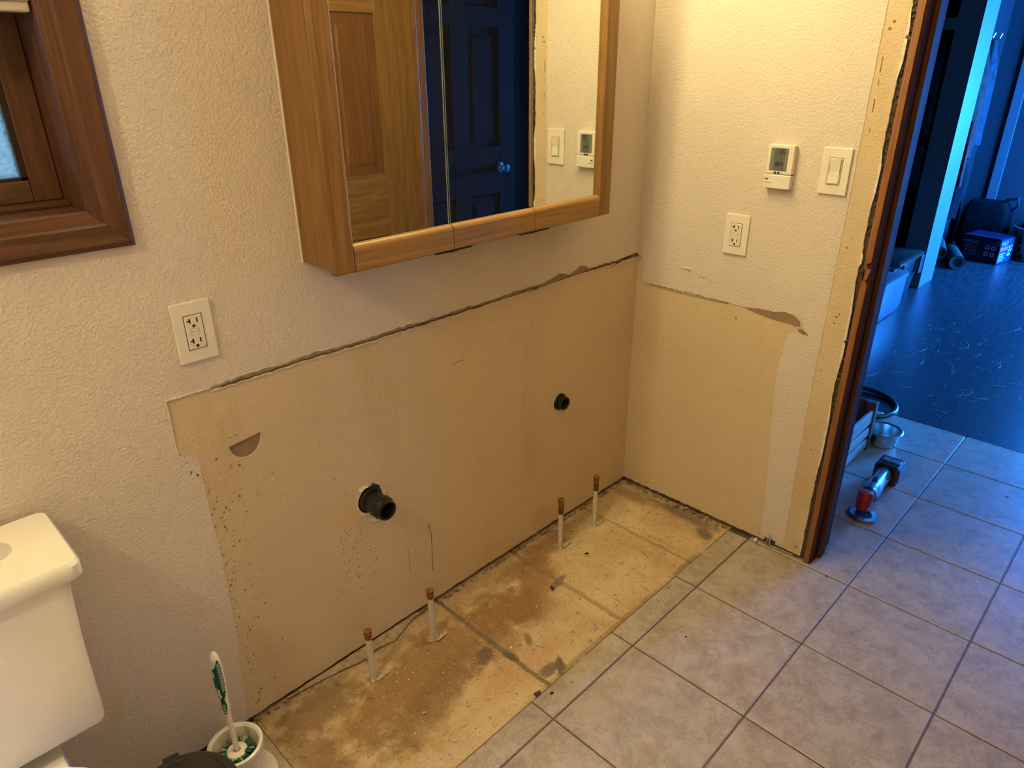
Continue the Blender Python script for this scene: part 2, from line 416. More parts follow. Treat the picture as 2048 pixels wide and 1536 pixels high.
def circ(cx, cy, r, n=24, amp=0): return [(cx+(r+random.uniform(-amp, amp))*math.cos(2*PI*i/n), cy+(r+random.uniform(-amp, amp))*math.sin(2*PI*i/n)) for i in range(n)]
WA = lambda y0: (lambda u, v, w: (u, y0-w, v))      # wall_back: w grows into the room
WB = lambda x0: (lambda u, v, w: (x0-w, u, v))      # wall_right

# ------------------------------------------------------------ room shell
T = .334; GX = -.0112; GY = -.5307
CEIL = 2.44
WL, WR, WBt, WT = -2.42, -1.6165, 1.257, 2.05        # window rough opening
HOLE = [(WL-.008, WBt-.008), (WR+.008, WBt-.008), (WR+.008, WT+.008), (WL-.008, WT+.008)]
P1 = (-1.136, .458); P2 = (-.393, .476)
moon = []
for i in range(13):
    a = PI*1.0 + PI*i/12
    moon.append((-1.4245+.036*math.cos(a), .749+.043*math.sin(a)))
moon = [(-1.462, .745)] + [(x, z) for x, z in moon[1:-1]] + [(-1.388, .753)]
back = part('wall_back', plate([jag([(-3.9, .012), (-1.5, .012), (-1.0, .013), (-.4, .014), (0, .012)], .0028, .014, closed=False) + [(0, CEIL), (-3.9, CEIL)], HOLE,
    moon, circ(*P1, .040, 24, .003), circ(P1[0]+.012, P1[1]+.030, .0001, 3), circ(*P2, .031, 24, .0015)], .013, WA(.0065)), 'yellow')
back['kind'] = 'structure'
yb = [(-1.549, .016), (-1.538, .15), (-1.527, .302), (-1.523, .513), (-1.527, .70), (-1.527, .748), (-1.563, .767), (-1.5615, .887), (-1.454, .8865), (-1.261, .889), (-.89, .888), (-.334, .893), (0, .891)]
edge = jag(yb, .0022, .012, closed=False)
part('paint_layer', plate([edge + [(0, CEIL), (-3.9, CEIL), (-3.9, .016)], HOLE], .0012, WA(-.0007)), 'paint', back, label='newer off white textured paint layer')
part('hole_backing', MB().box((-1.47, .0045, .69), (-1.38, .012, .765)), 'bare_paper', back, label='brown torn paper inside the half moon hole')
part('framing_board', MB().box((-3.9, .013, -.06), (.06, .05, .012)).box((-3.9, .0135, .012), (0, .016, 1.20)), 'sill', back)
# torn caulk line where the backsplash was
def torn_strip(tf, path, wmin, wmax, t=.0022, step=.008, seed=0, gaps=()):
    random.seed(seed); up = []; dn = []
    pts = jag(path, .0018, step, closed=False)
    for (u, v) in pts:
        g = 1
        for (a, b) in gaps:
            if a < u < b: g = .12
        k = .5+.9*mnoise.noise((u*14, 7.7+seed, 0))
        wd = max(.0008, (wmin+(wmax-wmin)*max(0, k))*g)
        up.append((u, v+wd*random.uniform(.45, .7))); dn.append((u, v-wd*random.uniform(.35, .6)))
    return plate([up + dn[::-1]], t, tf)
path = [(-1.475, .8862), (-1.454, .886), (-1.261, .8885), (-1.096, .8855), (-.874, .8855), (-.471, .888), (-.334, .892), (-.003, .890)]
part('torn_edge', torn_strip(WA(-.0012), path, .003, .0095, seed=3), 'torn', back, label='ragged brown torn paper along the old backsplash line')
part('torn_edge', torn_strip(WA(-.0024), [(u, v-.003) for u, v in path[1:]], .0007, .0042, .0016, seed=5), 'torn_dark', back)
random.seed(11)
cp = jag([(u, v-.0075) for u, v in path], .0022, .010, closed=False)
part('caulk_ridge', MB().tube([(u, -.0012, v) for u, v in cp], [.0012+.0016*random.random() for _ in cp], 6), 'caulk', back, label='pale ragged caulk ridge')
cp = jag([(u, v+.007) for u, v in path[:5]], .0022, .010, closed=False)
part('caulk_ridge', MB().tube([(u, -.0012, v) for u, v in cp], [.0006+.0010*random.random() for _ in cp], 6), 'caulk', back)
part('caulk_ridge', MB().tube([(-1.5625, -.001, .764), (-1.5635, -.0015, .80), (-1.5625, -.002, .84), (-1.562, -.002, .888), (-1.52, -.002, .888), (-1.475, -.002, .887)], .0022, 6), 'caulk', back)
for poly in ([(-.545, .878), (-.47, .892), (-.405, .906), (-.375, .898), (-.385, .889), (-.43, .886)], [(-.375, .890), (-.335, .900), (-.312, .912), (-.285, .905), (-.262, .888), (-.29, .892), (-.33, .888)]):
    part('torn_patch', plate([jag(poly, .0015, .008)], .0016, WA(-.0026)), 'torn', back)
part('torn_edge', plate([jag([(-.16, .875), (-.09, .888), (-.01, .893), (-.01, .899), (-.1, .894)], .001, .01)], .0012, WA(-.0022)), 'torn_dark', back)
# plaster rings round the drain holes
part('hole_rim', plate([circ(P1[0], P1[1], .0455, 40, .0035), circ(P1[0], P1[1], .0375, 24, .0012)], .0018, WA(-.0008)), 'gypsum', back, label='broken white plaster rim')
part('hole_rim', plate([circ(P2[0], P2[1], .0335, 40, .001), circ(P2[0], P2[1], .0295, 24, .001)], .0014, WA(-.0006)), 'gypsum', back)
mb = MB()
for i in range(9): mb.chip((P1[0]+random.uniform(-.005, .045), -.002, P1[1]-.058+random.uniform(-.010, .008)), .010, .2)
for i in range(6): mb.chip((P1[0]-.02+random.uniform(-.015, .015), -.002, P1[1]+.047+random.uniform(-.006, .006)), .009, .2)
part('plaster_crumbs', mb, 'gypsum', back)
# flecks and marks on the old paint
random.seed(21); mb = MB(); fl = []
def fleck(u, v, s, tall=1):
    mb.box((u-s*.5, -.0013, v-s*tall*.5), (u+s*.5, .0002, v+s*tall*.5))
for i in range(110):
    v = random.uniform(.02, .75); u = -1.53+abs(random.gauss(0, .03))+.004
    if v > .70: u = random.uniform(-1.55, -1.40)
    fleck(u, v, random.uniform(.0012, .0036), random.uniform(.5, 1.4))
for i in range(60): fleck(-1.20+random.gauss(0, .035), random.uniform(.2, .42)-.0, .0011, random.uniform(2, 5))
for i in range(14): fleck(-.63+.014*i+random.uniform(-.006, .006), .735+.0055*i+random.uniform(-.007, .007), .0022)
for i in range(60): fleck(random.uniform(-1.5, -.05), random.uniform(.1, .85), random.uniform(.0010, .002), random.uniform(.5, 2))
for (u, v) in ((-1.468, .762), (-1.455, .765), (-1.442, .767), (-1.447, .695)): fleck(u, v, .005 if v < .7 else .0025)
mb.tube([(-.955, -.0006, .29), (-.952, -.0006, .262), (-.948, -.0006, .25), (-.949, -.0006, .18), (-.951, -.0006, .12)], .0010, 5)
mb.tube([(-1.033, -.0003, .245), (-1.030, -.0003, .215), (-1.031, -.0003, .16)], .0006, 5)
mb.tube([(-.84, -.0004, .742), (-.815, -.0004, .747), (-.80, -.0004, .745)], .0009, 5)
stuff(part('dirt_flecks', mb, 'soil', back))

right = part('wall_right', plate([jag([(-.703, 0.016), (-.703, 2.06)], .0022, .012, closed=False) + [(-.703, CEIL), (0, CEIL)] + jag([(0, .015), (-.3, .017), (-.580, .016)], .003, .012, closed=False) + [(-.580, .050), (-.586, .063), (-.618, .062), (-.618, .016)]], .013, WB(.0065)), 'yellow')
right['kind'] = 'structure'
wp = [(-.6445, .030), (-.640, .5), (-.646, 1.0), (-.650, 1.6), (-.652, CEIL), (0, CEIL), (0, .893), (-.020, .890), (-.028, .872), (-.0275, .805), (-.10, .7985), (-.26, .797), (-.334, .797), (-.43, .793), (-.5, .80), (-.548, .806), (-.578, .797), (-.592, .77), (-.546, .74), (-.53, .62), (-.545, .40), (-.56, .2), (-.565, .030)]
part('paint_layer', plate([jag(wp, .0014, .014)], .0012, WB(-.0007)), 'paint', right, label='newer off white textured paint layer')
part('torn_edge', torn_strip(WB(-.0012), [(-.05, .798), (-.15, .7965), (-.25, .796), (-.345, .7945)], .0035, .0095, seed=9), 'grey_paper', right)
part('torn_edge', torn_strip(WB(-.0022), [(-.06, .797), (-.15, .795), (-.25, .7945), (-.345, .793)], .0004, .003, .001, seed=10), 'torn', right)
part('torn_patch', plate([jag([(-.395, .795), (-.42, .796), (-.44, .799), (-.50, .801), (-.528, .8085), (-.552, .803), (-.574, .789), (-.578, .776), (-.566, .772), (-.545, .775), (-.50, .777), (-.45, .783), (-.415, .789)], .0012, .007)], .0016, WB(-.0012)), 'bare_paper', right, label='bare brown torn patch of paper')
part('torn_patch', plate([jag([(-.571, .766), (-.585, .768), (-.600, .760), (-.604, .752), (-.590, .752), (-.575, .757)], .0008, .006)], .0016, WB(-.0012)), 'torn', right)
part('caulk_ridge', MB().tube([(-.001, -.004-.0015*0, .892), (-.001, -.018, .8895), (-.001, -.026, .877), (-.001, -.0275, .85), (-.001, -.027, .81), (-.001, -.035, .803), (-.001, -.055, .7995)], .0016, 6), 'caulk', right)
part('framing_board', MB().box((.013, -.700, -.06), (.05, 0, .014)).box((.0135, -.70, .014), (.016, 0, 1.0)), 'sill', right)
mb = MB(); random.seed(5)
for i in range(46): 
    u = random.uniform(-.55, -.68); fl = random.uniform(.014, .075)
    mb.box((-.0012, u-.002*random.random()-.0006, fl), (.0002, u+.0006, fl+random.uniform(.0006, .0022)))
for (u, v, s) in ((-.377, .753, .006), (-.672, .826, .005), (-.678, .835, .004), (-.669, .807, .004), (-.665, 1.02, .004), (-.658, .66, .003), (-.672, 1.56, .005), (-.665, 1.545, .006), (-.668, .62, .004), (-.675, .40, .004), (-.687, .045, .006)):
    mb.box((-.0014, u-s/2, v-s/2), (.0002, u+s/2, v+s/2))
for i in range(16): mb.box((-.0014, -.19-.008*i, .868-.0014*i+random.uniform(-.006, .006)), (0, -.187-.008*i, .8695-.0014*i+random.uniform(-.003, .003)))
for (u, v, L_) in ((-.662, 1.36, .03), (-.663, 1.42, .014), (-.6615, 1.45, .035), (-.664, 1.31, .012)): mb.box((-.0014, u-.0006, v), (.0002, u+.0006, v+L_))
stuff(part('dirt_flecks', mb, 'soil', right))
part('curled_paint', MB().tube([(-.001, -.165, .872), (-.003, -.19, .878), (-.001, -.215, .876)], [.001, .003, .001], 6), 'caulk', right)
# wires in the low notch
part('cable', MB().tube([(.020, -.585, .055), (.006, -.592, .052), (-.004, -.600, .040), (-.006, -.602, .018), (-.004, -.606, .004), (0.004, -.63, .004), (.006, -.68, .004)], .0028, 8).tube([(.02, -.612, .056), (.004, -.603, .050), (-.005, -.594, .030), (-.004, -.59, .010), (.008, -.575, .003)], .0025, 8), 'wire', right)
part('plastic_plug', MB().lathe([(.006, 0), (.006, .012), (.004, .014)], (-.004, -.556, .008), (-1, 0, 0), 12, True, True), 'caulk', right)
# wall over and beyond the doorway (drywall + studs, hall side skin)
struct('wall_right', MB().box((0, -1.47, 2.06), (.13, -.703, CEIL)).box((0, -2.01, 0), (.13, -1.492, CEIL)), 'paint')
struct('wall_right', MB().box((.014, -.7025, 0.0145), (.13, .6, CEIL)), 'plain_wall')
struct('wall_left', MB().box((-3.95, -1.7, 0), (-3.9, .05, CEIL)), 'paint')
struct('wall_front', MB().box((-3.9, -1.68, 0), (-.0, -1.62, CEIL)), 'paint')
struct('ceiling', MB().box((-3.95, -2.6, CEIL), (.06, .65, CEIL+.05)), 'ceiling')
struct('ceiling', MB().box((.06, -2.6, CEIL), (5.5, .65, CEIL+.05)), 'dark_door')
struct('wall_back', MB().box((-3.95, .155, -.06), (WL-.016, .20, CEIL)).box((WR+.016, .155, -.06), (.13, .20, CEIL)).box((WL-.016, .155, -.06), (WR+.016, .20, WBt-.016)).box((WL-.016, .155, WT+.016), (WR+.016, .20, CEIL)), 'plain_wall')
# hall
HY = -1.95
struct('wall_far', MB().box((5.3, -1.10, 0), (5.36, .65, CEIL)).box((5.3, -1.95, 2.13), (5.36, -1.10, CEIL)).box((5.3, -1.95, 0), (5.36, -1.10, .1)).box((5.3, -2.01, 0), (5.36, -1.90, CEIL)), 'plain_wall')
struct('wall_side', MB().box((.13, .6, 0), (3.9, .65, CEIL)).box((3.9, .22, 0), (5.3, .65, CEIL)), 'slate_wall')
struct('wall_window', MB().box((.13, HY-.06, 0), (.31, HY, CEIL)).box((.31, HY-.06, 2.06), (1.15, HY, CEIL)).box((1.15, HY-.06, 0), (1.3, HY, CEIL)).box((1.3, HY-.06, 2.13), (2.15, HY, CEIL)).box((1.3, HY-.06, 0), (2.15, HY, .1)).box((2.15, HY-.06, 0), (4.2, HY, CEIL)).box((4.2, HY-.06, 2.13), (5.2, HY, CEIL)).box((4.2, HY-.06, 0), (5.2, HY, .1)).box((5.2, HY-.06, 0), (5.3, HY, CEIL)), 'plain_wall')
mb = MB()
for x in (4.2, 5.15): mb.box((x, HY-.06, .10), (x+.05, HY+.015, 2.13), .004)
for z in (.10, 2.08): mb.box((4.2, HY-.06, z), (5.2, HY+.015, z+.05), .004)
struct('window_2', mb, 'locker')
mb = MB()
for x in (1.3, 2.10): mb.box((x, HY-.06, .10), (x+.05, HY+.015, 2.13), .004)
for z in (.10, 2.08): mb.box((1.3, HY-.06, z), (2.15, HY+.015, z+.05), .004)
struct('window_4', mb, 'locker')
mb = MB()
for y in (-1.90, -1.15): mb.box((5.285, y, .10), (5.36, y+.05, 2.13), .004)
for z in (.10, 2.08): mb.box((5.285, -1.90, z), (5.36, -1.10, z+.05), .004)
struct('added_window', mb, 'locker')  # frame of an unseen window, added to go with the tile glint light
struct('trim_1', MB().box((5.285, -.012, .40), (5.30, .06, CEIL), .002).box((5.29, .005, .0), (5.30, .05, .40)), 'locker')

# ------------------------------------------------------------ floor
floor = part('floor', MB().box((-3.9, -2.25, -.06), (1.312, -.455, -.0025)).box((-3.9, -.455, -.06), (-1.53, .0, -.0025)).box((.13, -.455, -.06), (1.312, .6, -.0025)).box((-1.53, -.455, -.06), (.13, .05, -.014)), 'grout'); floor['kind'] = 'structure'
meshes = {}
def tile(x0, y0, x1, y1):
    g = .0022; x0 += g; y0 += g; x1 -= g; y1 -= g
    if x1-x0 < .012 or y1-y0 < .012: return
    k = (round(x1-x0, 4), round(y1-y0, 4))
    if k not in meshes:
        b = bmesh.new(); a, c = k[0]/2, k[1]/2; e = .0018
        bot = [b.verts.new((sx*a, sy*c, -.008)) for sx, sy in ((-1, -1), (1, -1), (1, 1), (-1, 1))]
        mid = [b.verts.new((sx*a, sy*c, -.0016)) for sx, sy in ((-1, -1), (1, -1), (1, 1), (-1, 1))]
        top = [b.verts.new((sx*(a-e), sy*(c-e), 0)) for sx, sy in ((-1, -1), (1, -1), (1, 1), (-1, 1))]
        for p, q in ((bot, mid), (mid, top)):
            for i in range(4): b.faces.new((p[i], p[(i+1) % 4], q[(i+1) % 4], q[i]))
        b.faces.new(top); b.faces.new(bot[::-1])
        me = bpy.data.meshes.new('tile'); b.to_mesh(me); b.free(); meshes[k] = me
    o = link('tile', meshes[k], MT['tile'], floor); o.location = ((x0+x1)/2, (y0+y1)/2, random.uniform(-.0003, .0003))
REG = [(-2.75, -1.62, GX, GY), (-1.53, GY, -.004, -.456), (-2.75, GY, -1.53, 0), (GX, -2.0, 1.312, GY), (.13, GY, 1.312, .6)]
for i in range(-12, 9):
    for j in range(-8, 5):
        cx0, cx1 = GX+i*T, GX+(i+1)*T; cy0, cy1 = GY+j*T, GY+(j+1)*T
        for (a, b, c, d) in REG:
            x0, x1, y0, y1 = max(cx0, a), min(cx1, c), max(cy0, b), min(cy1, d)
            if x1 > x0 and y1 > y0: tile(x0, y0, x1, y1)
# scraped patch where the vanity stood
b = bmesh.new(); nx, ny = 230, 70; x0, x1, y0, y1 = -1.53, .013, -.458, .013
grid = []
for i in range(nx+1):
    row = []
    for j in range(ny+1):
        x = x0+(x1-x0)*i/nx; y = y0+(y1-y0)*j/ny
        z = -.0065 + .0022*mnoise.fractal((x*9, y*9, 1), .6, 2, 5) + .0011*mnoise.noise((x*70, y*70, 4))
        for gx in (-.940, -.613, -.245):
            d = abs(x-gx+.002*mnoise.noise((y*30, gx, 0))); z -= .0035*math.exp(-(d/.005)**2); z += .0018*math.exp(-((d-.014)/.006)**2)
        d = abs(y+.13 + .0*x)
        if x > -.25: z -= .002*math.exp(-(d/.004)**2)
        if y < -.43: z += .003*(-.43-y)/.028
        row.append(b.verts.new((x, y, min(z, -.0012))))
    grid.append(row)
for i in range(nx):
    for j in range(ny):
        f = b.faces.new((grid[i][j], grid[i+1][j], grid[i+1][j+1], grid[i][j+1])); f.smooth = True
me = bpy.data.meshes.new('subfloor'); b.to_mesh(me); b.free()
sub = link('subfloor', me, MT['subfloor'], floor); sub['label'] = 'scraped tan thinset patch where the vanity stood'
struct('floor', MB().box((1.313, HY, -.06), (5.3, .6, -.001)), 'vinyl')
struct('trim_2', MB().box((1.308, HY, -.004), (1.318, .6, .0012)), 'hinge')

# loose rubble on the scraped patch
random.seed(29); mb = MB()
for i in range(260): mb.chip((random.uniform(-1.53, -.01), -random.uniform(.002, .011), random.uniform(-.005, .002)), random.uniform(.003, .008), .5)
for i in range(60): mb.chip((-random.uniform(.002, .012), -random.uniform(.01, .45), random.uniform(-.004, .006)), random.uniform(.004, .010), .5)
stuff(part('edge_crumbs', mb, 'crumb', floor))
random.seed(31)
mb = MB(); sh = MB(); pb = MB()
for i in range(240):
    c = random.choice(((-1.22, -.13), (-1.02, -.13), (-.47, -.1), (-.29, -.11), (-.9, -.3), (-.5, -.3), (-1.2, -.3), (-.75, -.42), (-.2, -.3)))
    x = c[0]+random.gauss(0, .09); y = min(-.012, max(-.47, c[1]+random.gauss(0, .06)))
    if not -1.5 < x < -.02: continue
    mb.chip((x, y, -.002), random.choice((.002, .003, .003, .004, .006)))
for i in range(90):
    x = random.uniform(-1.5, -.03); y = random.uniform(-.50, -.012); a = random.uniform(0, 6.3); L = random.uniform(.004, .014)
    k = random.uniform(-.8, .8)
    sh.tube([(x, y, 0), (x+L*math.cos(a), y+L*math.sin(a), .0015), (x+L*1.8*math.cos(a+k), y+L*1.8*math.sin(a+k), .0005)], .0008, 4)
for (x, y) in ((-.985, -.452), (-.96, -.478), (-.455, -.185), (-.66, -.215)): pb.chip((x, y, .001), .010, .45)
for i in range(40): pb.chip((random.uniform(-1.5, -.05), random.uniform(-.5, -.02), 0), .0022, .5)
stuff(part('plaster_chips', mb, 'chip', None), 'pale plaster chips scattered over the scraped floor patch', 'rubble')
stuff(part('wood_shreds', sh, 'shred', None), 'thin brown shreds scattered over the scraped floor patch', 'debris')
stuff(part('dark_chips', pb, 'pebble', None), 'small dark chips and pebbles on the floor patch', 'debris')
# bent strip of flooring paper against the wall
part('torn_edge', MB().loft([[(x, -.004, .008), (x, -w_, .001), (x, -w_, .0022), (x, -.004, .0095)] for x, w_ in ((-1.47, .004), (-1.38, .010), (-1.29, .024), (-1.22, .040), (-1.185, .028), (-1.13, .040), (-1.06, .014), (-1.02, .006))]), 'torn_strip', back, label='curled strip of pale torn wall paper at the floor')

# ------------------------------------------------------------ door frame between bathroom and hall
jm = sroot('trim_3', (.06, -.727, 0))
part('jamb_board', MB().box((.004, -.738, 0), (.135, -.718, 2.06), .0015), 'jamb', jm)
part('door_stop', MB().box((.048, -.750, 0), (.088, -.738, 2.05), .003), 'jamb', jm)
part('front_edge', plate([jag([(-.7165, .985), (-.7165, 2.06), (-.733, 2.06), (-.733, .990)], .0006, .02)], .008, WB(.002)), 'jamb_lit', jm, label='front edge of the jamb, coloured lighter for the room light')
part('front_edge', plate([jag([(-.7165, 0), (-.7165, .934), (-.724, .945), (-.733, .928), (-.733, 0)], .0006, .02)], .008, WB(.002)), 'jamb_lit', jm)
part('splinter', MB().obox((.000, -.7285, .958), (.006, .0095, .030), (.2, 0, .1), .001), 'jamb_lit', jm)
part('splinter', MB().obox((.002, -.7225, .972), (.006, .007, .028), (-.25, 0, .1), .001), 'jamb_lit', jm)
part('casing', MB().box((.133, -.738, 0), (.150, -.655, 2.12), .003), 'jamb', jm, label='hall side casing')
random.seed(17)
mb = MB(); mb2 = MB()
for i in range(150):
    z = random.uniform(.03, 1.72); mb.chip((.004+random.uniform(-.002, .004), -.7115+random.uniform(-.003, .0025), z), random.uniform(.004, .010), .7)
part('torn_gypsum', mb, 'torn_dark', jm, label='crumbled dark drywall edge in the gap')
part('gap_filler', plate([jag([(-.7035, .012), (-.7035, 2.06), (-.7165, 2.06), (-.7165, .012)], .001, .02)], .004, WB(.008)), 'torn_dark', jm)
for (za, zb) in ((.30, .60), (.62, .95), (.97, 1.02), (1.12, 1.28), (1.42, 1.60)):
    mb2.prism([(-.0008, -.702, za), (-.001, -.7075-random.random()*.003, za+.3*(zb-za)), (-.001, -.709, za+.7*(zb-za)), (-.0008, -.7025, zb)], (.001, 0, 0))
part('torn_paper', mb2, 'gypsum', jm, label='peeling white paper edge')
struct('trim_4', MB().box((-.002, -1.492, 0), (.135, -1.470, 2.06), .002).box((.05, -1.470, 0), (.088, -1.458, 2.05), .003).box((-.002, -1.47, 2.04), (.135, -.738, 2.06), .002), 'door_z')

def panel_door(name, x0, x1, yf, yb, h, mats, knobx):
    """six-panel door lying along x; yf is the face towards wall_back"""
    d = sroot(name, ((x0+x1)/2, (yf+yb)/2, 0)); W = x1-x0; st = .11*W/.75; mid = st*.95
    rails = [(0.01, .22), (.79, 1.055), (1.665, 1.76), (h-.115, h)]
    for a, c in ((x0, x0+st), (x1-st, x1), ((x0+x1-mid)/2, (x0+x1+mid)/2)): part('stile', MB().box((a, yb, .01), (c, yf, h), .003), mats[0], d)
    for a, c in rails:
        for u, v in ((x0+st, (x0+x1-mid)/2), ((x0+x1+mid)/2, x1-st)): part('rail', MB().box((u, yb+.0004, a), (v, yf-.0004, c), .003), mats[1], d)
    for (za, _), (__, zb) in zip([(r[1], 0) for r in rails[:-1]], [(0, r[0]) for r in rails[1:]]):
        for u, v in ((x0+st, (x0+x1-mid)/2), ((x0+x1+mid)/2, x1-st)):
            mb = MB(); e = .045; ym = (yf+yb)/2
            r = lambda k, yy: [(u+k, yy, za+k), (v-k, yy, za+k), (v-k, yy, zb-k), (u+k, yy, zb-k)]
            mb.loft([r(.0, yf-.010), r(.010, yf-.014), r(e*.6, yf-.014), r(e, yf-.006), ]); mb.box((u, yb+.01, za), (v, yf-.014, zb))
            part('panel', mb, mats[2], d)
    k = MB().lathe([(.030, 0), (.030, .006), (.012, .010), (.011, .03), (.022, .038), (.027, .05), (.022, .062), (.0, .066)], (knobx, yf, .935), (0, 1, 0), 20)
    part('door_knob', k, 'steel', d, True)
    return d
panel_door('door_1', -.762, -.0012, -1.474, -1.509, 2.03, ('door_z', 'door_x', 'door_panel'), -.72)
panel_door('door_2', .32, 1.14, -1.925, -1.961, 2.03, ('dark_door', 'dark_door', 'dark_door'), 1.02)

# ------------------------------------------------------------ window at left
win = sroot('window_1', (-2.0, .03, 1.2))
cx = -1.553; ci = -1.6170; cz = 1.191; cb = 1.2575; ct = 2.12; cl = -2.49
def casing(mat, kind):
    # stepped profile: (distance from outer edge 0..1, thickness)
    prof = [(0, 0), (0, .011), (.10, .0135), (.16, .0200), (.60, .0205), (.66, .0165), (.95, .0145), (1, .0125), (1, 0)]
    mb = MB(); rings = []
    for (k, t) in prof:
        if kind == 'right': x = cx+(ci-cx)*k; z0 = cz+(cb-cz)*k; z1 = ct-(.066)*k; rings.append([(x, -t, z0), (x, -t, z1)])
        if kind == 'bottom': z = cz+(cb-cz)*k; a = cx+(ci-cx)*k; c = cl+.068*k; rings.append([(c, -t, z), (a-.0006, -t, z)])
        if kind == 'left': x = cl+.068*k; z0 = cz+(cb-cz)*k; z1 = ct-.066*k; rings.append([(x, -t, z0), (x, -t, z1)])
        if kind == 'top': z = ct-.066*k; a = cx+(ci-cx)*k; c = cl+.068*k; rings.append([(c, -t, z), (a, -t, z)])
    V = [[mb.bm.verts.new(p) for p in r] for r in rings]; n = len(V)
    for i in range(n): mb.bm.faces.new((V[i][0], V[(i+1) % n][0], V[(i+1) % n][1], V[i][1]))
    mb.bm.faces.new([v[0] for v in V]); mb.bm.faces.new([v[1] for v in V][::-1])
    return mb
for k, m in (('right', 'fir_z'), ('bottom', 'fir_x'), ('left', 'fir_z'), ('top', 'fir_x')): part('casing', casing(m, k), m, win)
part('jamb_liner', MB().box((WR, .0, WBt), (WR+.015, .15, WT)), 'fir_z', win)
part('jamb_liner', MB().box((WL-.015, .0, WBt), (WL, .15, WT)), 'fir_z', win)
part('jamb_liner', MB().box((WL, .0, WT), (WR, .15, WT+.015)), 'fir_x', win)
part('sill', MB().box((WL, .0, WBt-.015), (WR, .15, WBt+.0005), .0002).box((WL, .060, WBt), (WR, .15, WBt+.0075), .002), 'fir_x', win, label='stained sill inside the window opening')
gx1 = -1.660; gz0 = 1.300
part('sash_stile', MB().box((gx1, .100, WBt+.0078), (WR-.0008, .135, WT), .002), 'fir_z', win)
part('sash_stile', MB().box((WL+.001, .100, WBt+.0078), (WL+.05, .135, WT), .002), 'fir_z', win)
part('sash_rail', MB().box((WL+.05, .1003, WBt+.0078), (gx1, .135, gz0), .002), 'fir_x', win)
part('sash_rail', MB().box((WL+.05, .1003, WT-.05), (gx1, .135, WT), .002), 'fir_x', win)
part('glazing_seal', MB().box((gx1-.009, .106, gz0), (gx1, .130, WT-.05)).box((WL+.05, .106, gz0), (gx1, .130, gz0+.005)), 'hinge', win)
part('pane', MB().box((WL+.05, .116, gz0-.003), (gx1+.003, .121, WT-.047)), 'pane', win, label='pale blue textured obscure glass')
bl = thing('window_blind', 'ivory blind with a stepped bottom rail hanging in the window', 'blind', (-2.03, .02, 1.56))
part('bottom_rail', MB().box((-2.41, -.004, 1.546), (-1.6195, .022, 1.562), .003).box((-2.41, -.008, 1.560), (-1.6185, .026, 1.578), .003), 'ivory', bl)
for i in range(10): part('slat', MB().box((-2.41, -.004, 1.581+.012*i), (-1.619, .022, 1.5915+.012*i), .002), 'ivory', bl)

# ------------------------------------------------------------ mirror cabinet
cab = thing('medicine_cabinet', 'oak medicine cabinet with three mirrored doors mounted on the back wall', 'cabinet', (-.785, 0, 1.09))
CX0, CX1, CZ0, CZ1 = -1.236, -.338, 1.098, 1.86
part('side_panel', MB().box((CX0, -.1078, CZ0), (CX0+.016, -.0015, CZ1), .0015), 'oak_z', cab)
part('side_panel', MB().box((CX1-.016, -.1078, CZ0), (CX1, -.0015, CZ1), .0015), 'oak_z', cab)
part('bottom_panel', MB().box((CX0+.016, -.105, CZ0+.002), (CX1-.016, -.0015, CZ0+.016)), 'oak_x', cab)
part('top_panel', MB().box((CX0+.016, -.105, CZ1-.016), (CX1-.016, -.0015, CZ1)), 'oak_x', cab)
part('caulk_bead', MB().box((CX0-.003, -.004, CZ0-.002), (CX0+.001, -.001, CZ1), .001), 'plastic', cab, label='thin white caulk bead beside the wall')
S1, S2 = -.924, -.653
DZ0, DZ1 = 1.089, 1.87
def cdoor(a, c, left, right):
    d = part('door', MB().box((a+(.02 if left else 0), -.113, DZ0+.052), (c-(.02 if right else 0), -.1095, DZ1-.052)), 'mirror', cab)
    f0, f1 = -.1265, -.1075
    lo = a+(.050 if left else 0); hi = c-(.050 if right else 0)
    def rail(z0, z1, top):
        # bullnosed towards the glass
        mb = MB(); y0, y1 = f0, f1; s = 1 if top else -1; zi = z1 if top else z0; zo = z0 if top else z1
        pr = [(y1, zo), (y0+.003, zo), (y0, zo+s*.003)] + [(y0+.011*(1-math.cos(t)), zi-s*.011*(1-math.sin(t))) for t in (0, .4, .8, 1.2, PI/2)] + [(y1, zi)]
        mb.loft([[(x, y, z) for y, z in pr] for x in (lo, hi)]); return mb
    part('rail', rail(DZ0, DZ0+.057, True), 'oak_x', d); part('rail', rail(DZ1-.057, DZ1, False), 'oak_x', d)
    if left: part('stile', MB().box((a, f0, DZ0), (lo, f1, DZ1), .005, 3), 'oak_z', d)
    if right: part('stile', MB().box((hi, f0, DZ0), (c, f1, DZ1), .005, 3), 'oak_z', d)
    if not left: part('glass_edge', MB().box((a, -.1135, DZ0+.057), (a+.0022, -.109, DZ1-.057)), 'mirror_edge', d)
    if not right: part('glass_edge', MB().box((c-.0022, -.1135, DZ0+.057), (c, -.109, DZ1-.057)), 'mirror_edge', d)
    return d
cdoor(CX0-.002, S1-.0012, True, False); cdoor(S1+.0012, S2-.0012, False, False); cdoor(S2+.0012, CX1-.004, False, True)
for sx in (S1, S2):
    h = part('hinge', MB().box((sx-.052, -.126, DZ0-.0028), (sx-.002, -.112, DZ0-.0004), .0006).box((sx+.002, -.126, DZ0-.0028), (sx+.055, -.112, DZ0-.0004), .0006).lathe([(.0035, 0), (.0035, .005)], (sx, -.119, DZ0-.006), (0, 0, 1), 10, True, True), 'hinge', cab)
    part('pin', MB().tube([(sx-.02, -.121, DZ0-.004), (sx, -.124, DZ0-.006), (sx+.012, -.123, DZ0-.005), (sx+.010, -.118, DZ0-.004)], .0012, 6), 'wire', h)

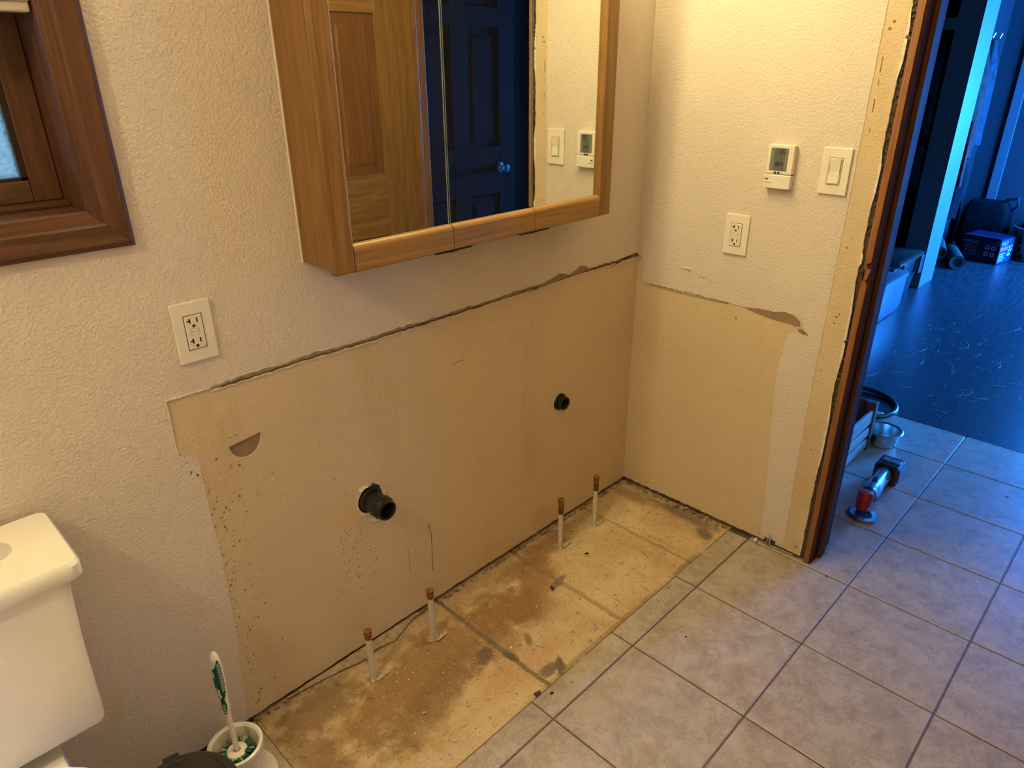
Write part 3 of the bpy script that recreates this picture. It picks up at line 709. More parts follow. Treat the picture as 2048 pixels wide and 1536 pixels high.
# ------------------------------------------------------------ wall plates
def outlet(name, label, loc, rot):
    o = thing(name, label, 'outlet', loc, None, rot)
    P = lambda n, mb, m, par=o, sm=False: part(n, mb, m, par, sm, world=False)
    P('cover_plate', MB().box((-.0375, -.007, -.0597), (.0375, 0, .0597), .0022), 'plastic')
    P('gap', MB().box((-.0180, -.0074, -.0347), (.0180, -.006, .0347), .0012), 'slot')
    b = P('receptacle', MB().box((-.0166, -.0092, -.0333), (.0166, -.006, .0333), .0015), 'plastic_in')
    for z in (.0235, -.0165):
        s = MB(); y0, y1 = -.0096, -.0085
        s.box((-.0088, y0, z-.0048), (-.0060, y1, z+.0048)).box((-.0130, y0, z-.0013), (-.0060, y1, z+.0013)).box((.0052, y0, z-.0044), (.0080, y1, z+.0044))
        P('slot', s, 'slot', b)
        pts = [(.0030*math.cos(t), .0030*math.sin(t)) for t in [PI*i/8 for i in range(9)]] + [(-.0030, -.0026), (.0030, -.0026)]
        P('ground_hole', MB().prism([(x-.001, y0, q+z-.0105) for x, q in pts], (0, .001, 0)), 'slot', b)
    P('button', MB().box((-.0075, -.0098, .0022), (.0075, -.0085, .0062), .0004), 'plastic', b)
    P('button', MB().box((-.0075, -.0098, -.0040), (.0075, -.0085, .0000), .0004), 'plastic', b)
    P('button_seam', MB().box((-.0082, -.0094, .0018), (.0082, -.0090, .0066)).box((-.0082, -.0094, -.0044), (.0082, -.0090, .0004)), 'ink_g', b)
    P('indicator', MB().box((.0115, -.0095, -.0305), (.0130, -.0090, -.0290)), 'slot', b)
    return o
outlet('wall_outlet', 'white twenty amp outlet on the back wall left of the mirror cabinet', (-1.4835, -.0013, 1.0105), 0)
outlet('wall_outlet', 'white twenty amp outlet on the right wall, below the thermostat', (-.0013, -.3455, 1.0085), -PI/2)
sw = thing('light_switch', 'white rocker light switch on the right wall, beside the door frame', 'switch', (-.0013, -.599, 1.2125), None, -PI/2)
part('cover_plate', MB().box((-.0375, -.007, -.0597), (.0375, 0, .0597), .0022), 'plastic', sw, world=False)
part('gap', MB().box((-.0179, -.0074, -.0346), (.0179, -.006, .0346), .001), 'slot', sw, world=False)
part('frame', MB().box((-.0168, -.0080, -.0335), (.0168, -.006, .0335), .001), 'plastic_in', sw, world=False)
part('gap', MB().box((-.0145, -.0083, -.0310), (.0145, -.007, .0310), .0006), 'torn_dark', sw, world=False)
part('rocker', MB().prism([(-.0138, -.0085, -.0303), (-.0138, -.0105, -.030), (-.0138, -.0085, 0), (-.0138, -.0122, .030), (-.0138, -.0075, .0303), (-.0138, -.0072, -.0303)], (.0276, 0, 0)), 'plastic', sw, world=False)

th = thing('thermostat', 'white floor heating thermostat with grey display on the right wall', 'thermostat', (-.0013, -.453, 1.213), None, -PI/2)
P = lambda n, mb, m, par=th, label=None, sm=False: part(n, mb, m, par, sm, world=False, label=label)
body = P('body', MB().box((-.0375, -.021, -.0195), (.0375, 0, .0585), .003), 'plastic')
cov = P('lower_cover', MB().box((-.0375, -.0225, -.0585), (.0375, 0, -.0205), .003), 'plastic')
P('base', MB().box((-.0360, -.016, -.057), (.0360, 0, .057)), 'slot')
scr = P('display', MB().box((-.0275, -.0215, -.0105), (.0225, -.019, .0495), .0006), 'lcd', label='grey lcd display')
P('display_bar', MB().box((-.0265, -.0217, -.0095), (-.0165, -.021, .0485)), 'lcd_bar', scr); P('display_bar', MB().box((.0140, -.0217, -.0095), (.0215, -.021, .0485)), 'lcd_bar', scr)
SEG = {'0': 'abcdef', '2': 'abged', '3': 'abgcd', '7': 'abc', 'O': 'abcdef', 'F': 'aefg'}
def seven(ch, x, z, w, h, mb, t=.0011):
    y0, y1 = -.02195, -.0210; s = SEG[ch]
    if 'a' in s: mb.box((x, y0, z+h-t), (x+w, y1, z+h))
    if 'g' in s: mb.box((x, y0, z+h/2-t/2), (x+w, y1, z+h/2+t/2))
    if 'd' in s: mb.box((x, y0, z), (x+w, y1, z+t))
    if 'f' in s: mb.box((x, y0, z+h/2), (x+t, y1, z+h))
    if 'b' in s: mb.box((x+w-t, y0, z+h/2), (x+w, y1, z+h))
    if 'e' in s: mb.box((x, y0, z), (x+t, y1, z+h/2))
    if 'c' in s: mb.box((x+w-t, y0, z), (x+w, y1, z+h/2))
mb = MB(); seven('7', -.0055, .034, .0052, .0115, mb); seven('2', .0015, .034, .0052, .0115, mb); seven('3', .0085, .034, .0048, .0115, mb)
mb.box((.0068, -.02195, .034), (.0078, -.021, .035))
P('digits', mb, 'lcd_ink', scr)
mb = MB()
for i, ch in enumerate('OFF'): seven(ch, -.0105+.0078*i, .0015, .0058, .0115, mb, .0013)
P('digits', mb, 'lcd_ink', scr)
for x in (-.0085, .0010): P('button', MB().lathe([(.0032, 0), (.0032, .0016), (.0022, .002)], (x, -.0208, -.0153), (0, -1, 0), 14, False, True), 'slot')
P('button_mark', MB().box((-.0155, -.0213, -.0158), (-.0130, -.0209, -.0150)).box((.0058, -.0213, -.0158), (.0085, -.0209, -.0150)).box((.0066, -.0213, -.0166), (.0076, -.0209, -.0142)), 'ink_g')
lg = [(-.0300+.0046*math.cos(PI*i/10), .0038*math.sin(PI*i/10)-.0352) for i in range(11)]
mb = MB().prism([(x, -.0229, z) for x, z in lg], (0, .0008, 0))
for i in range(5):
    a = PI*(i+.5)/5; mb.obox((-.0300+.0058*math.cos(a), -.0227, -.0352+.0052*math.sin(a)), (.0014, .0006, .0006), (0, -a, 0))
P('emblem', mb, 'slot', cov, label='dark half sun emblem')
def text(body_, size, mat, parent, loc, rot, name='lettering', ext=.0004):
    cu = bpy.data.curves.new(name, 'FONT'); cu.body = body_; cu.size = size; cu.extrude = ext; cu.resolution_u = 2
    ob = bpy.data.objects.new(name, cu); COL.objects.link(ob)
    me = bpy.data.meshes.new_from_object(ob.evaluated_get(bpy.context.evaluated_depsgraph_get())); bpy.data.objects.remove(ob); bpy.data.curves.remove(cu)
    me.materials.clear(); o = link(name, me, MT[mat], parent); o.location = loc; o.rotation_euler = rot; return o
text('SunTouch', .0052, 'ink_g', cov, (-.0352, -.0226, -.0440), (PI/2, 0, 0))

# ------------------------------------------------------------ drains and supply stubs
d1 = thing('drain_pipe', 'longer black drain pipe with a threaded collar sticking out of the back wall', 'pipe', (P1[0], 0, P1[1]))
part('pipe', MB().lathe([(.0235, .0), (.0235, .040), (.0265, .041), (.0265, .0), ], (P1[0], .03, P1[1]), (0, -1, 0), 32).lathe([(.0330, 0), (.0330, .034), (.0300, .037), (.0255, .038), (.0255, .075), (.0205, .075), (.0200, .0)], (P1[0], .03, P1[1]), (0, -1, 0), 36), 'abs', d1, True)
part('collar', MB().lathe([(.0205, .0), (.0282, .0), (.0290, .002), (.0290, .030), (.0268, .033), (.0262, .042), (.0218, .042), (.0210, .030), (.0205, 0)], (P1[0], -.034, P1[1]), (0, -1, 0), 36), 'abs', d1, True)
for i in range(6):
    a = 2*PI*i/6+.5; part('lug', MB().obox((P1[0]+.0292*math.cos(a), -.050, P1[1]+.0292*math.sin(a)), (.003, .026, .009), (0, -a, 0), .0008), 'abs', d1)
part('bore', MB().lathe([(.0215, .0), (.0215, .06), (0.0, .061)], (P1[0], -.072, P1[1]), (0, 1, 0), 32), 'abs_in', d1)
part('gap_block', MB().obox((P1[0]+.016, -.003, P1[1]+.030), (.026, .012, .018), (0, .6, 0), .004), 'abs', d1)  # black block standing in for the dark gap above the pipe
d2 = thing('drain_pipe', 'short black drain stub flush with the back wall near the corner', 'pipe', (P2[0], 0, P2[1]))
part('pipe', MB().lathe([(.0290, 0), (.0290, .030), (.0275, .033), (.0225, .033), (.0225, .050), (.0185, .050), (.0180, 0)], (P2[0], .026, P2[1]), (0, -1, 0), 36), 'abs', d2, True)
part('bore', MB().lathe([(.0182, 0), (.0182, .04), (0, .041)], (P2[0], -.022, P2[1]), (0, 1, 0), 28), 'abs_in', d2)

def stub(x, y, h, label, rust):
    s = thing('supply_stub', label, 'pipe', (x, y, -.005), 'capped water supply stubs')
    lx, ly = random.uniform(-.004, .006), random.uniform(-.003, .003)
    top = Vector((x+lx, y+ly, h))
    ax = (top-Vector((x, y, -.006))).normalized(); base = Vector((x, y, -.02)); L = (top-base).length
    part('pipe', MB().lathe([(.0083, 0), (.0083, L-.030), (.0086, L-.022)], base, ax, 18, True, True), 'stub', s, True)
    part('cap', MB().lathe([(.0088, L-.030), (.0096, L-.027), (.0096, L-.013), (.0105, L-.011), (.0105, L-.002), (.0085, L)], base, ax, 18, True, True), 'copper', s, True, label='corroded copper cap')
    if rust: part('rust_run', MB().lathe([(.0087, L-.058), (.0088, L-.054), (.0088, L-.029)], base, ax+Vector((-.002, -.004, 0)), 18), 'rust', s, True)
    mb = MB()
    for i in range(9):
        a = random.uniform(0, 6.3); r = random.uniform(.009, .017); mb.chip((x+r*math.cos(a), y+r*math.sin(a), -.001), .006, .5)
    part('base_crumbs', mb, 'chip', s)
    part('strap', MB().obox((x+.022, y-.012, -.0015), (.040, .010, .003), (0, 0, .12), .001), 'torn_strip', s)
    return s
random.seed(12)
stub(-1.249, -.103, .164, 'capped supply stub at far left, nearest the toilet brush', False)
stub(-1.048, -.108, .172, 'second capped supply stub from the left, below the longer drain', False)
stub(-.481, -.092, .188, 'third capped supply stub from the left, rust streaked', True)
stub(-.301, -.095, .196, 'capped supply stub nearest the right wall, rust streaked', True)

# ------------------------------------------------------------ toilet, brush, bin
to = thing('toilet', 'white porcelain toilet against the back wall at far left', 'toilet', (-2.02, -.2, 0))
def rrect(x0, x1, y0, y1, r, z, n=6):
    out = []
    for (cx_, cy_, a0) in ((x1-r, y1-r, 0), (x0+r, y1-r, PI/2), (x0+r, y0+r, PI), (x1-r, y0+r, 1.5*PI)):
        for i in range(n+1): out.append((cx_+r*math.cos(a0+PI/2*i/n), cy_+r*math.sin(a0+PI/2*i/n), z))
    return out
part('tank', MB().loft([rrect(-2.205, -1.837, -.214, -.028, .014, .445), rrect(-2.207, -1.834, -.216, -.026, .016, .452), rrect(-2.211, -1.829, -.214, -.025, .02, .60), rrect(-2.218, -1.822, -.207, -.023, .02, .70), rrect(-2.224, -1.816, -.203, -.021, .02, .739)]), 'porcelain', to, True)
part('tank_lid', MB().loft([rrect(-2.238, -1.803, -.212, -.018, .016, .734), rrect(-2.240, -1.800, -.215, -.016, .018, .738), rrect(-2.240, -1.800, -.215, -.016, .018, .760), rrect(-2.235, -1.804, -.210, -.019, .016, .766)]), 'porcelain', to, True)
part('flush_button', MB().lathe([(.030, 0), (.030, .0015), (.027, .0022)], (-1.899, -.098, .7655), (0, 0, 1), 28, True, True), 'button', to, True)
def ov(w_, y0, y1, z, n=32, p=1.0):
    out = []
    for i in range(n):
        a = 2*PI*i/n; c, s_ = math.cos(a), math.sin(a); e = 1.0
        out.append((-2.02+w_*math.copysign(abs(c)**e, c), (y0+y1)/2+(y1-y0)/2*math.copysign(abs(s_)**e, s_), z))
    return out
part('bowl', MB().loft([ov(.115, -.60, -.06, 0), ov(.11, -.58, -.06, .08), ov(.12, -.62, -.05, .22), ov(.165, -.68, -.14, .34), ov(.180, -.70, -.20, .385), ov(.178, -.70, -.20, .40)]), 'porcelain', to, True)
part('seat', MB().loft([ov(.182, -.705, -.235, .402), ov(.185, -.71, -.232, .410), ov(.182, -.705, -.236, .422)]), 'porcelain', to, True)
part('seat_lid', MB().loft([ov(.183, -.706, -.218, .424), ov(.187, -.71, -.214, .432), ov(.183, -.706, -.218, .442), ov(.150, -.68, -.245, .446)]), 'porcelain', to, True)
part('hinge', MB().box((-2.10, -.275, .40), (-1.94, -.235, .437), .006), 'porcelain', to)
part('deck', MB().loft([rrect(-2.12, -1.92, -.26, -.03, .03, .30), rrect(-2.135, -1.905, -.275, -.03, .03, .39), rrect(-2.13, -1.91, -.27, -.03, .03, .41)]), 'porcelain', to, True)

BH = (-1.624, -.132)
hd = thing('brush_holder', 'white toilet brush holder standing on the floor beside the scraped patch', 'holder', (*BH, 0))
part('cup', MB().lathe([(.0, .004), (.076, .004), (.076, .008), (.070, .014), (.058, .028), (.0545, .060), (.0565, .104), (.0590, .112), (.0585, .118), (.0535, .120), (.0490, .115), (.0475, .06), (.042, .014), (0, .012)], (*BH, -.004), (0, 0, 1), 40), 'brush_w', hd, True)
bq = thing('toilet_brush', 'white toilet brush with green grip standing in its holder', 'brush', (*BH, .02))
b0 = Vector((BH[0]+.002, BH[1]+.002, .088)); b1 = Vector((-1.6135, -.098, .352)); ax = (b1-b0).normalized(); L = (b1-b0).length
sd = RX - ax*RX.dot(ax); sd.normalize(); fd = sd.cross(ax)
def sect(t, wx, wy, off=0, n=14): 
    c = b0+ax*(t*L)+sd*off
    return [c+sd*(wx*math.cos(2*PI*i/n))+fd*(wy*math.sin(2*PI*i/n)) for i in range(n)]
part('disc', MB().lathe([(0, -.004), (.021, -.004), (.0225, 0), (.021, .004), (.008, .006)], b0, (0, 0, 1), 28), 'brush_w', bq, True)
part('handle', MB().loft([sect(0, .006, .006), sect(.2, .0057, .0057), sect(.42, .0065, .006), sect(.47, .0078, .007, .0012), sect(.52, .0075, .007), sect(.60, .009, .0075), sect(.72, .0115, .008), sect(.84, .0120, .008), sect(.93, .0105, .007), sect(.98, .0075, .006), sect(1.0, .003, .003)]), 'brush_w', bq, True)
tow = -fd if fd.dot(FW) > 0 else fd
g = MB(); n = 16; ring = []
def face_pt(t, u, lift): 
    wx = .0115 if t > .58 else .0078
    return b0+ax*(t*L)+sd*(u*wx)+tow*((.0082 if t > .6 else .0072)*math.sqrt(max(.05, 1-u*u*.8))+lift)
outl = [(.41, -.3), (.45, -.75), (.50, -.75), (.56, -.55), (.62, -.80), (.72, -.92), (.80, -.9), (.86, -.5), (.87, .1), (.92, .45), (.94, .72), (.90, .95), (.80, .98), (.70, .95), (.63, .80), (.56, .45), (.50, .70), (.45, .55), (.41, .2)]
rows = []
import itertools
ts = [.41+.53*i/40 for i in range(41)]
lo_side = [(.41, -.2), (.45, -.75), (.50, -.78), (.56, -.6), (.62, -.85), (.72, -.95), (.80, -.92), (.855, -.6), (.875, .0), (.92, .42), (.945, .62)]
hi_side = [(.41, .1), (.45, .60), (.50, .72), (.56, .5), (.63, .85), (.70, .97), (.80, .99), (.90, .97), (.945, .75)]
def interp(tab, t):
    for (a, u), (c, v) in zip(tab, tab[1:]):
        if a <= t <= c: return u+(v-u)*(t-a)/(c-a)
    return tab[-1][1]
for t in ts:
    a, c = interp(lo_side, t), interp(hi_side, t)
    rows.append([g.bm.verts.new(face_pt(t, a+(c-a)*k/6, .0009)) for k in range(7)])
for r0, r1 in zip(rows, rows[1:]):
    for k in range(6): g.bm.faces.new((r0[k], r0[k+1], r1[k+1], r1[k]))
grip = part('grip', g, 'green', bq, True, label='green rubber grip')
rb = MB()
for i in range(13):
    t = .64+.021*i; rb.tube([face_pt(t, .42, .0014), face_pt(t+.012, .68, .0016), face_pt(t+.022, .93, .0014)], .0007, 5)
for i in range(4): rb.tube([face_pt(.435+.022*i, -.35, .0014), face_pt(.44+.022*i, 0, .0016), face_pt(.435+.022*i, .35, .0014)], .0007, 5)
for i in range(4): rb.tube([face_pt(.61+.022*i, -.8, .0014), face_pt(.605+.022*i, -.55, .0014)], .0007, 5)
rb.tube([face_pt(.58, -.15, .0012), face_pt(.62, -.25, .0015), face_pt(.66, -.2, .0012)], .0018, 6)
part('grip_rib', rb, 'brush_w', grip)
part('hang_hole', MB().loft([[face_pt(.915+.028*math.sin(2*PI*i/14), -.25+.28*math.cos(2*PI*i/14), h_) for i in range(14)] for h_ in (-.001, .0007)]), 'button', bq, label='tan hole in the handle end')
part('hang_hole', MB().loft([[face_pt(.80+.030*math.sin(2*PI*i/14), -.62+.16*math.cos(2*PI*i/14), h_) for i in range(14)] for h_ in (-.001, .0012)]), 'brush_w', bq)
br = MB(); bw = MB(); random.seed(8)
for i in range(150):
    a = random.uniform(0, 6.3); r = random.uniform(.030, .043); z = random.uniform(.070, .092); q = br if random.random() < .85 else bw
    p0 = Vector((b0.x+.016*math.cos(a), b0.y+.016*math.sin(a), z-.004)); p1 = Vector((BH[0]+r*math.cos(a), BH[1]+r*math.sin(a), z+random.uniform(-.012, .010)))
    q.tube([p0, (p0+p1)/2+Vector((0, 0, .004)), p1], [.0022, .0020, .0012], 5)
stuff(part('bristles', br, 'bristle', bq)); stuff(part('bristles', bw, 'bristle_w', bq))

BC = (-1.782, -.312)
bn = thing('waste_bin', 'black round pedal bin with domed lid below the toilet tank', 'bin', (*BC, 0))
part('body', MB().lathe([(.086, .001), (.092, .012), (.096, .255), (.092, .262)], (*BC, 0), (0, 0, 1), 40, True, True), 'blackp', bn, True)
part('lid', MB().lathe([(.100, .256), (.1015, .262), (.0995, .272), (.094, .277), (.085, .2785), (.083, .2765), (.050, .284), (0, .287)], (*BC, 0), (0, 0, 1), 48, True), 'blackp', bn, True)
part('hinge', MB().obox((BC[0]+.020, BC[1]+.099, .262), (.030, .018, .022), (0, 0, -.2), .004), 'blackp', bn)

# ------------------------------------------------------------ hall: crate, hose, bowl, tool
cr = thing('slatted_crate', 'low wooden crate with pale slats and dark end posts, beside the door frame', 'crate', (.58, -.50, 0))
CR0, CR1, CY0, CY1, CH = .22, .905, -.592, -.36, .215
for i, (za, zb) in enumerate(((.012, .052), (.070, .108), (.126, .185))):
    part('slat', MB().box((CR0, CY0, za), (CR1-.02, CY0+.012, zb), .002), 'crate_l', cr); part('slat', MB().box((CR0, CY1-.012, za), (CR1-.02, CY1, zb), .002), 'crate_l', cr)
part('end_post', MB().box((CR1-.02, CY0-.006, 0), (CR1+.012, CY0+.036, CH), .002), 'crate_d', cr)
part('end_post', MB().box((CR1-.02, CY1-.03, 0), (CR1+.012, CY1+.006, CH), .002), 'crate_d', cr)
part('end_post', MB().box((CR0-.012, CY0-.006, 0), (CR0+.02, CY0+.036, CH), .002), 'crate_d', cr)
part('end_post', MB().box((CR0-.012, CY1-.03, 0), (CR0+.02, CY1+.006, CH), .002), 'crate_d', cr)
part('end_panel', MB().box((CR1-.008, CY0+.036, .02), (CR1+.006, CY1-.03, CH), .002), 'crate_d', cr)
part('end_panel', MB().box((CR0-.006, CY0+.036, .02), (CR0+.008, CY1-.03, CH), .002), 'crate_d', cr)
part('bottom_board', MB().box((CR0, CY0+.012, .014), (CR1-.02, CY1-.012, .026)), 'crate_d', cr)
single('hose_loop', MB().tube([(1.325+.165*math.cos(2*PI*i/40), -.40+.165*math.sin(2*PI*i/40), .012+.004*math.sin(2*PI*i/40)) for i in range(40)], .0105, 10, True), 'blackp', 'black hose loop lying behind the slatted crate', 'hose', (1.325, -.40, 0), True)
single('steel_bowl', MB().lathe([(0, .0005), (.054, .0005), (.058, .003), (.066, .058), (.075, .061), (.076, .064), (.073, .066), (.064, .062), (.056, .008), (0, .006)], (.995, -.605-.012, 0), (0, 0, 1), 48), 'steel', 'round steel pet bowl beside the dark crate post', 'bowl', (.995, -.617, 0), True)

tl = thing('multi_tool', 'red and black cordless multi tool lying on the hall tiles', 'tool', (.55, -.75, 0))
A = Vector((.415, -.752, .068)); Bq = Vector((.66, -.735, .050)); d = (Bq-A).normalized(); sdv = Vector((-d.y, d.x, 0)).normalized(); upv = d.cross(sdv)*-1
if upv.z < 0: upv = -upv
def ts_(t, w_, h_, z=0, n=16):
    c = A+(Bq-A)*t+upv*z
    return [c+sdv*(w_*math.copysign(abs(math.cos(2*PI*i/n))**.8, math.cos(2*PI*i/n)))+upv*(h_*math.copysign(abs(math.sin(2*PI*i/n))**.8, math.sin(2*PI*i/n))) for i in range(n)]
part('body', MB().loft([ts_(.10, .021, .024), ts_(.16, .026, .029), ts_(.40, .027, .028), ts_(.60, .023, .024), ts_(.85, .022, .023), ts_(.95, .026, .026)]), 'toolgrey', tl, True, label='grey metallic upper housing')
part('side_housing', MB().loft([ts_(.14, .030, .022, -.012), ts_(.40, .0305, .021, -.012), ts_(.62, .026, .018, -.010), ts_(.98, .030, .020, -.008)]), 'red', tl, True, label='red side housing')
part('switch', MB().obox(A+(Bq-A)*.42+upv*.0285, (.036, .020, .008), (0, 0, math.atan2(d.y, d.x)), .003), 'blackp', tl)
part('collar', MB().loft([ts_(.03, .024, .026), ts_(.06, .027, .029), ts_(.16, .028, .030), ts_(.18, .025, .027)]), 'blackp', tl, True)
part('head', MB().lathe([(.019, -.042), (.022, -.038), (.0255, -.010), (.0265, .020), (.022, .030), (.010, .033), (0, .033)], A+Vector((-.012, 0, -.004)), (.12, 0, 1), 28, True), 'red', tl, True, label='red round gear head')
part('blade', MB().lathe([(0, 0), (.044, 0), (.046, .002), (.044, .004), (0, .004)], (A.x-.025, A.y, .004), (0, 0, 1), 36), 'blackp', tl, label='dark round blade')
part('blade_tip', MB().lathe([(.028, 0), (.0465, 0), (.0465, .003), (.028, .003)], (A.x-.022, A.y-.012, .0075), (.04, -.05, 1), 28), 'steel', tl)
bt = part('battery', MB().box((.655, -.782, .002), (.745, -.697, .085), .010, 3), 'blackp', tl)
part('battery_side', MB().box((.668, -.7855, .015), (.732, -.7815, .070), .002), 'red', bt)
part('battery_side', MB().box((.668, -.6975, .015), (.732, -.6935, .070), .002), 'red', bt)
part('battery_latch', MB().box((.69, -.775, .084), (.72, -.71, .089), .002), 'toolgrey', bt)
# cooler, black box, white low cabinet, lockers
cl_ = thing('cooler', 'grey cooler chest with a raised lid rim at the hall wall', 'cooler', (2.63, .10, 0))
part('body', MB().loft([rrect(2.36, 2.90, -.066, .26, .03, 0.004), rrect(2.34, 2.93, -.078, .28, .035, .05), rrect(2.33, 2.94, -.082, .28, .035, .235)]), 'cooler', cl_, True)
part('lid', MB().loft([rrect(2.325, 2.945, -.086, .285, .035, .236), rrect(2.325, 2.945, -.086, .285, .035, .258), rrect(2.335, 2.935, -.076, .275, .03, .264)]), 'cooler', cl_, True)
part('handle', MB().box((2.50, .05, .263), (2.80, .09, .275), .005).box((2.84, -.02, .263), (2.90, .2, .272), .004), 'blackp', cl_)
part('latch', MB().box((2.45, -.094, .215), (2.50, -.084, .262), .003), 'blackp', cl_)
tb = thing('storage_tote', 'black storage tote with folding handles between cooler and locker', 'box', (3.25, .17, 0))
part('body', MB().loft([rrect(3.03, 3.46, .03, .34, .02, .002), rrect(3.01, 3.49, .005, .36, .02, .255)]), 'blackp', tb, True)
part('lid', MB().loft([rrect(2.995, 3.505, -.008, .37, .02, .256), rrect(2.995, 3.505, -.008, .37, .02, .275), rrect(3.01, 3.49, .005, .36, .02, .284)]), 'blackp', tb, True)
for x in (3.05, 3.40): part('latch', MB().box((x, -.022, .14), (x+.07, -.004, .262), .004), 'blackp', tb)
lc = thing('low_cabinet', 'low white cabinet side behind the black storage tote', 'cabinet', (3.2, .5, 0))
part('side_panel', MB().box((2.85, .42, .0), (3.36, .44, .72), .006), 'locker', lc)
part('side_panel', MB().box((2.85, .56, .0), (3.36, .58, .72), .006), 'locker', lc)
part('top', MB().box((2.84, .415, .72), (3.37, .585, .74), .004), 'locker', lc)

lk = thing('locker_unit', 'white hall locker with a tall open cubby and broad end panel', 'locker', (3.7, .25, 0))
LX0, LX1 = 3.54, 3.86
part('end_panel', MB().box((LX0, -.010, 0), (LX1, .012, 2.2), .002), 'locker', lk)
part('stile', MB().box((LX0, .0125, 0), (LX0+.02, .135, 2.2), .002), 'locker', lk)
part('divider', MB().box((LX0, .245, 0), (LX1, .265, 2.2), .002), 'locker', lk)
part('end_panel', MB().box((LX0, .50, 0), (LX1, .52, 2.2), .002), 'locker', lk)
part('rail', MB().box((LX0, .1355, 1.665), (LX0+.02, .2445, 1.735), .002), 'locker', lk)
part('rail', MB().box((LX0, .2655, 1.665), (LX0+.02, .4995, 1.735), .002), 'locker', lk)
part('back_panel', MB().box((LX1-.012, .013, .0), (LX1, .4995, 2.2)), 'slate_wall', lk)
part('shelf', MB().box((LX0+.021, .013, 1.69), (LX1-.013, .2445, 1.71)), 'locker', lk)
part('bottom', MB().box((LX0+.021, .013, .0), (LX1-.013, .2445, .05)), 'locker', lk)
def garment(name, c, w_, dpt, ztop, zbot, mat, label, cat, seed, group=None, flare=.25, shoulders=True):
    """hanging garment: rings of folds falling from narrow shoulders"""
    random.seed(seed); n = 28; rings = []; k = 14
    for i in range(k+1):
        t = i/k; z = ztop+(zbot-ztop)*t
        s = min(1, .35+2.6*t) if shoulders else 1; s *= 1+flare*t
        ring = []
        for j in range(n):
            a = 2*PI*j/n; f = 1+.22*mnoise.noise((2.2*math.cos(a)+seed, 2.2*math.sin(a), t*1.5))*min(1, t*3)+.08*math.sin(5*a+seed)*t
            ring.append((c[0]+w_*s*f*math.cos(a), c[1]+dpt*s*f*math.sin(a), z+.02*mnoise.noise((a*2, seed, 0))*(t > .9)))
        rings.append(ring)
    return single(name, MB().loft(rings), mat, label, cat, (c[0], c[1], zbot), True, group)
garment('coat', (3.605, .188, 0), .050, .040, 1.60, 1.02, 'cloth_b', 'blue grey jacket hanging inside the open locker cubby', 'jacket', 3)
garment('coat', (3.60, .190, 0), .050, .042, .96, .70, 'cloth_b', 'lower blue grey cloth hanging inside the open locker cubby', 'cloth', 4, shoulders=False)
# row of clothes beyond the locker
rk = thing('hook_rail', 'dark hook rail on the slate wall behind the locker', 'rack', (4.4, .21, 1.62))
part('board', MB().box((4.0, .203, 1.58), (4.8, .219, 1.68), .003), 'crate_d', rk)
for i in range(4): part('hook', MB().tube([(4.1+.2*i, .203, 1.64), (4.1+.2*i, .16, 1.63), (4.1+.2*i, .13, 1.64), (4.1+.2*i, .12, 1.67)], .006, 8), 'steel', rk, True)
garment('shirt', (4.06, .12, 0), .07, .05, 1.60, .80, 'plaid', 'blue plaid shirt hanging beside the bright locker end', 'shirt', 5)
garment('scarf', (4.02, .02, 0), .022, .022, 1.1, .66, 'cloth_r', 'dull red cloth end hanging below the plaid shirt', 'cloth', 6, shoulders=False)
garment('coat', (4.28, .11, 0), .085, .06, 1.60, .82, 'cloth_n', 'dark brown coat hanging on the hook rail', 'coat', 7)
garment('jacket', (4.52, .12, 0), .085, .055, 1.62, .90, 'cloth_b', 'slate blue jacket hanging beyond the brown coat', 'jacket', 8)
garment('bag', (4.32, .08, 0), .11, .05, .80, .38, 'cloth_k', 'black bag hanging low under the brown coat', 'bag', 9, flare=-.2)
# floor clutter at the far end
for (x0, y0, x1, y1, r, z, lb) in ((4.28, -.06, 4.70, .10, .055, .056, 'thick pale roll lying on the dark floor beyond the locker'), (4.10, .03, 4.45, .14, .045, .15, 'short pale roll resting above the thick roll')):
    v = Vector((x1-x0, y1-y0, 0)); Lr = v.length
    rl = thing('paper_roll', lb, 'roll', (x0, y0, z-r))
    part('tube', MB().lathe([(r*.6, .002), (r, 0), (r, Lr), (r*.6, Lr-.002), (r*.6, .002)], (x0, y0, z), v, 28), 'roll', rl, True)
    part('core', MB().lathe([(r*.58, .02), (0, .02)], (x0, y0, z), v, 20), 'torn_dark', rl)
hb = thing('cardboard_box', 'blue printed cardboard box standing on the dark floor at far right', 'box', (4.80, -.13, 0), None, math.radians(-10))
BX, BY, BHt = .13, .145, .195     # half length x, half depth y, height; local -x faces the bathroom
P = lambda n, mb, m, par=hb, label=None: part(n, mb, m, par, False, False, label)
shell = P('shell', MB().box((-BX, -BY, .001), (BX, BY, BHt), .002), 'box_blue')
P('end_print', MB().box((-BX+.003, -BY-.0012, .004), (BX-.003, -BY, BHt-.004)), 'box_side', shell, 'lighter blue printed end')
P('flap', MB().obox((-.07, 0, BHt+.004), (.12, .28, .003), (0, .06, 0)), 'box_blue'); P('flap', MB().obox((.07, 0, BHt+.003), (.12, .28, .003), (0, -.05, 0)), 'box_blue')
text('HALO', .042, 'ink_w', shell, (-BX-.0008, BY-.012, BHt-.052), (PI/2, 0, -PI/2))
text('HALO', .042, 'ink_w', shell, (-BX+.015, -BY-.0022, BHt-.045), (PI/2, 0, 0))
mb = MB()
for (y, z) in ((-.055, .125), (-.10, .125), (-.055, .075), (-.10, .075)): mb.lathe([(0.009, 0), (.018, 0), (.018, .0012), (.009, .0012)], (-BX-.0002, y, z), (-1, 0, 0), 20)
P('symbol', mb, 'ink_w', shell)
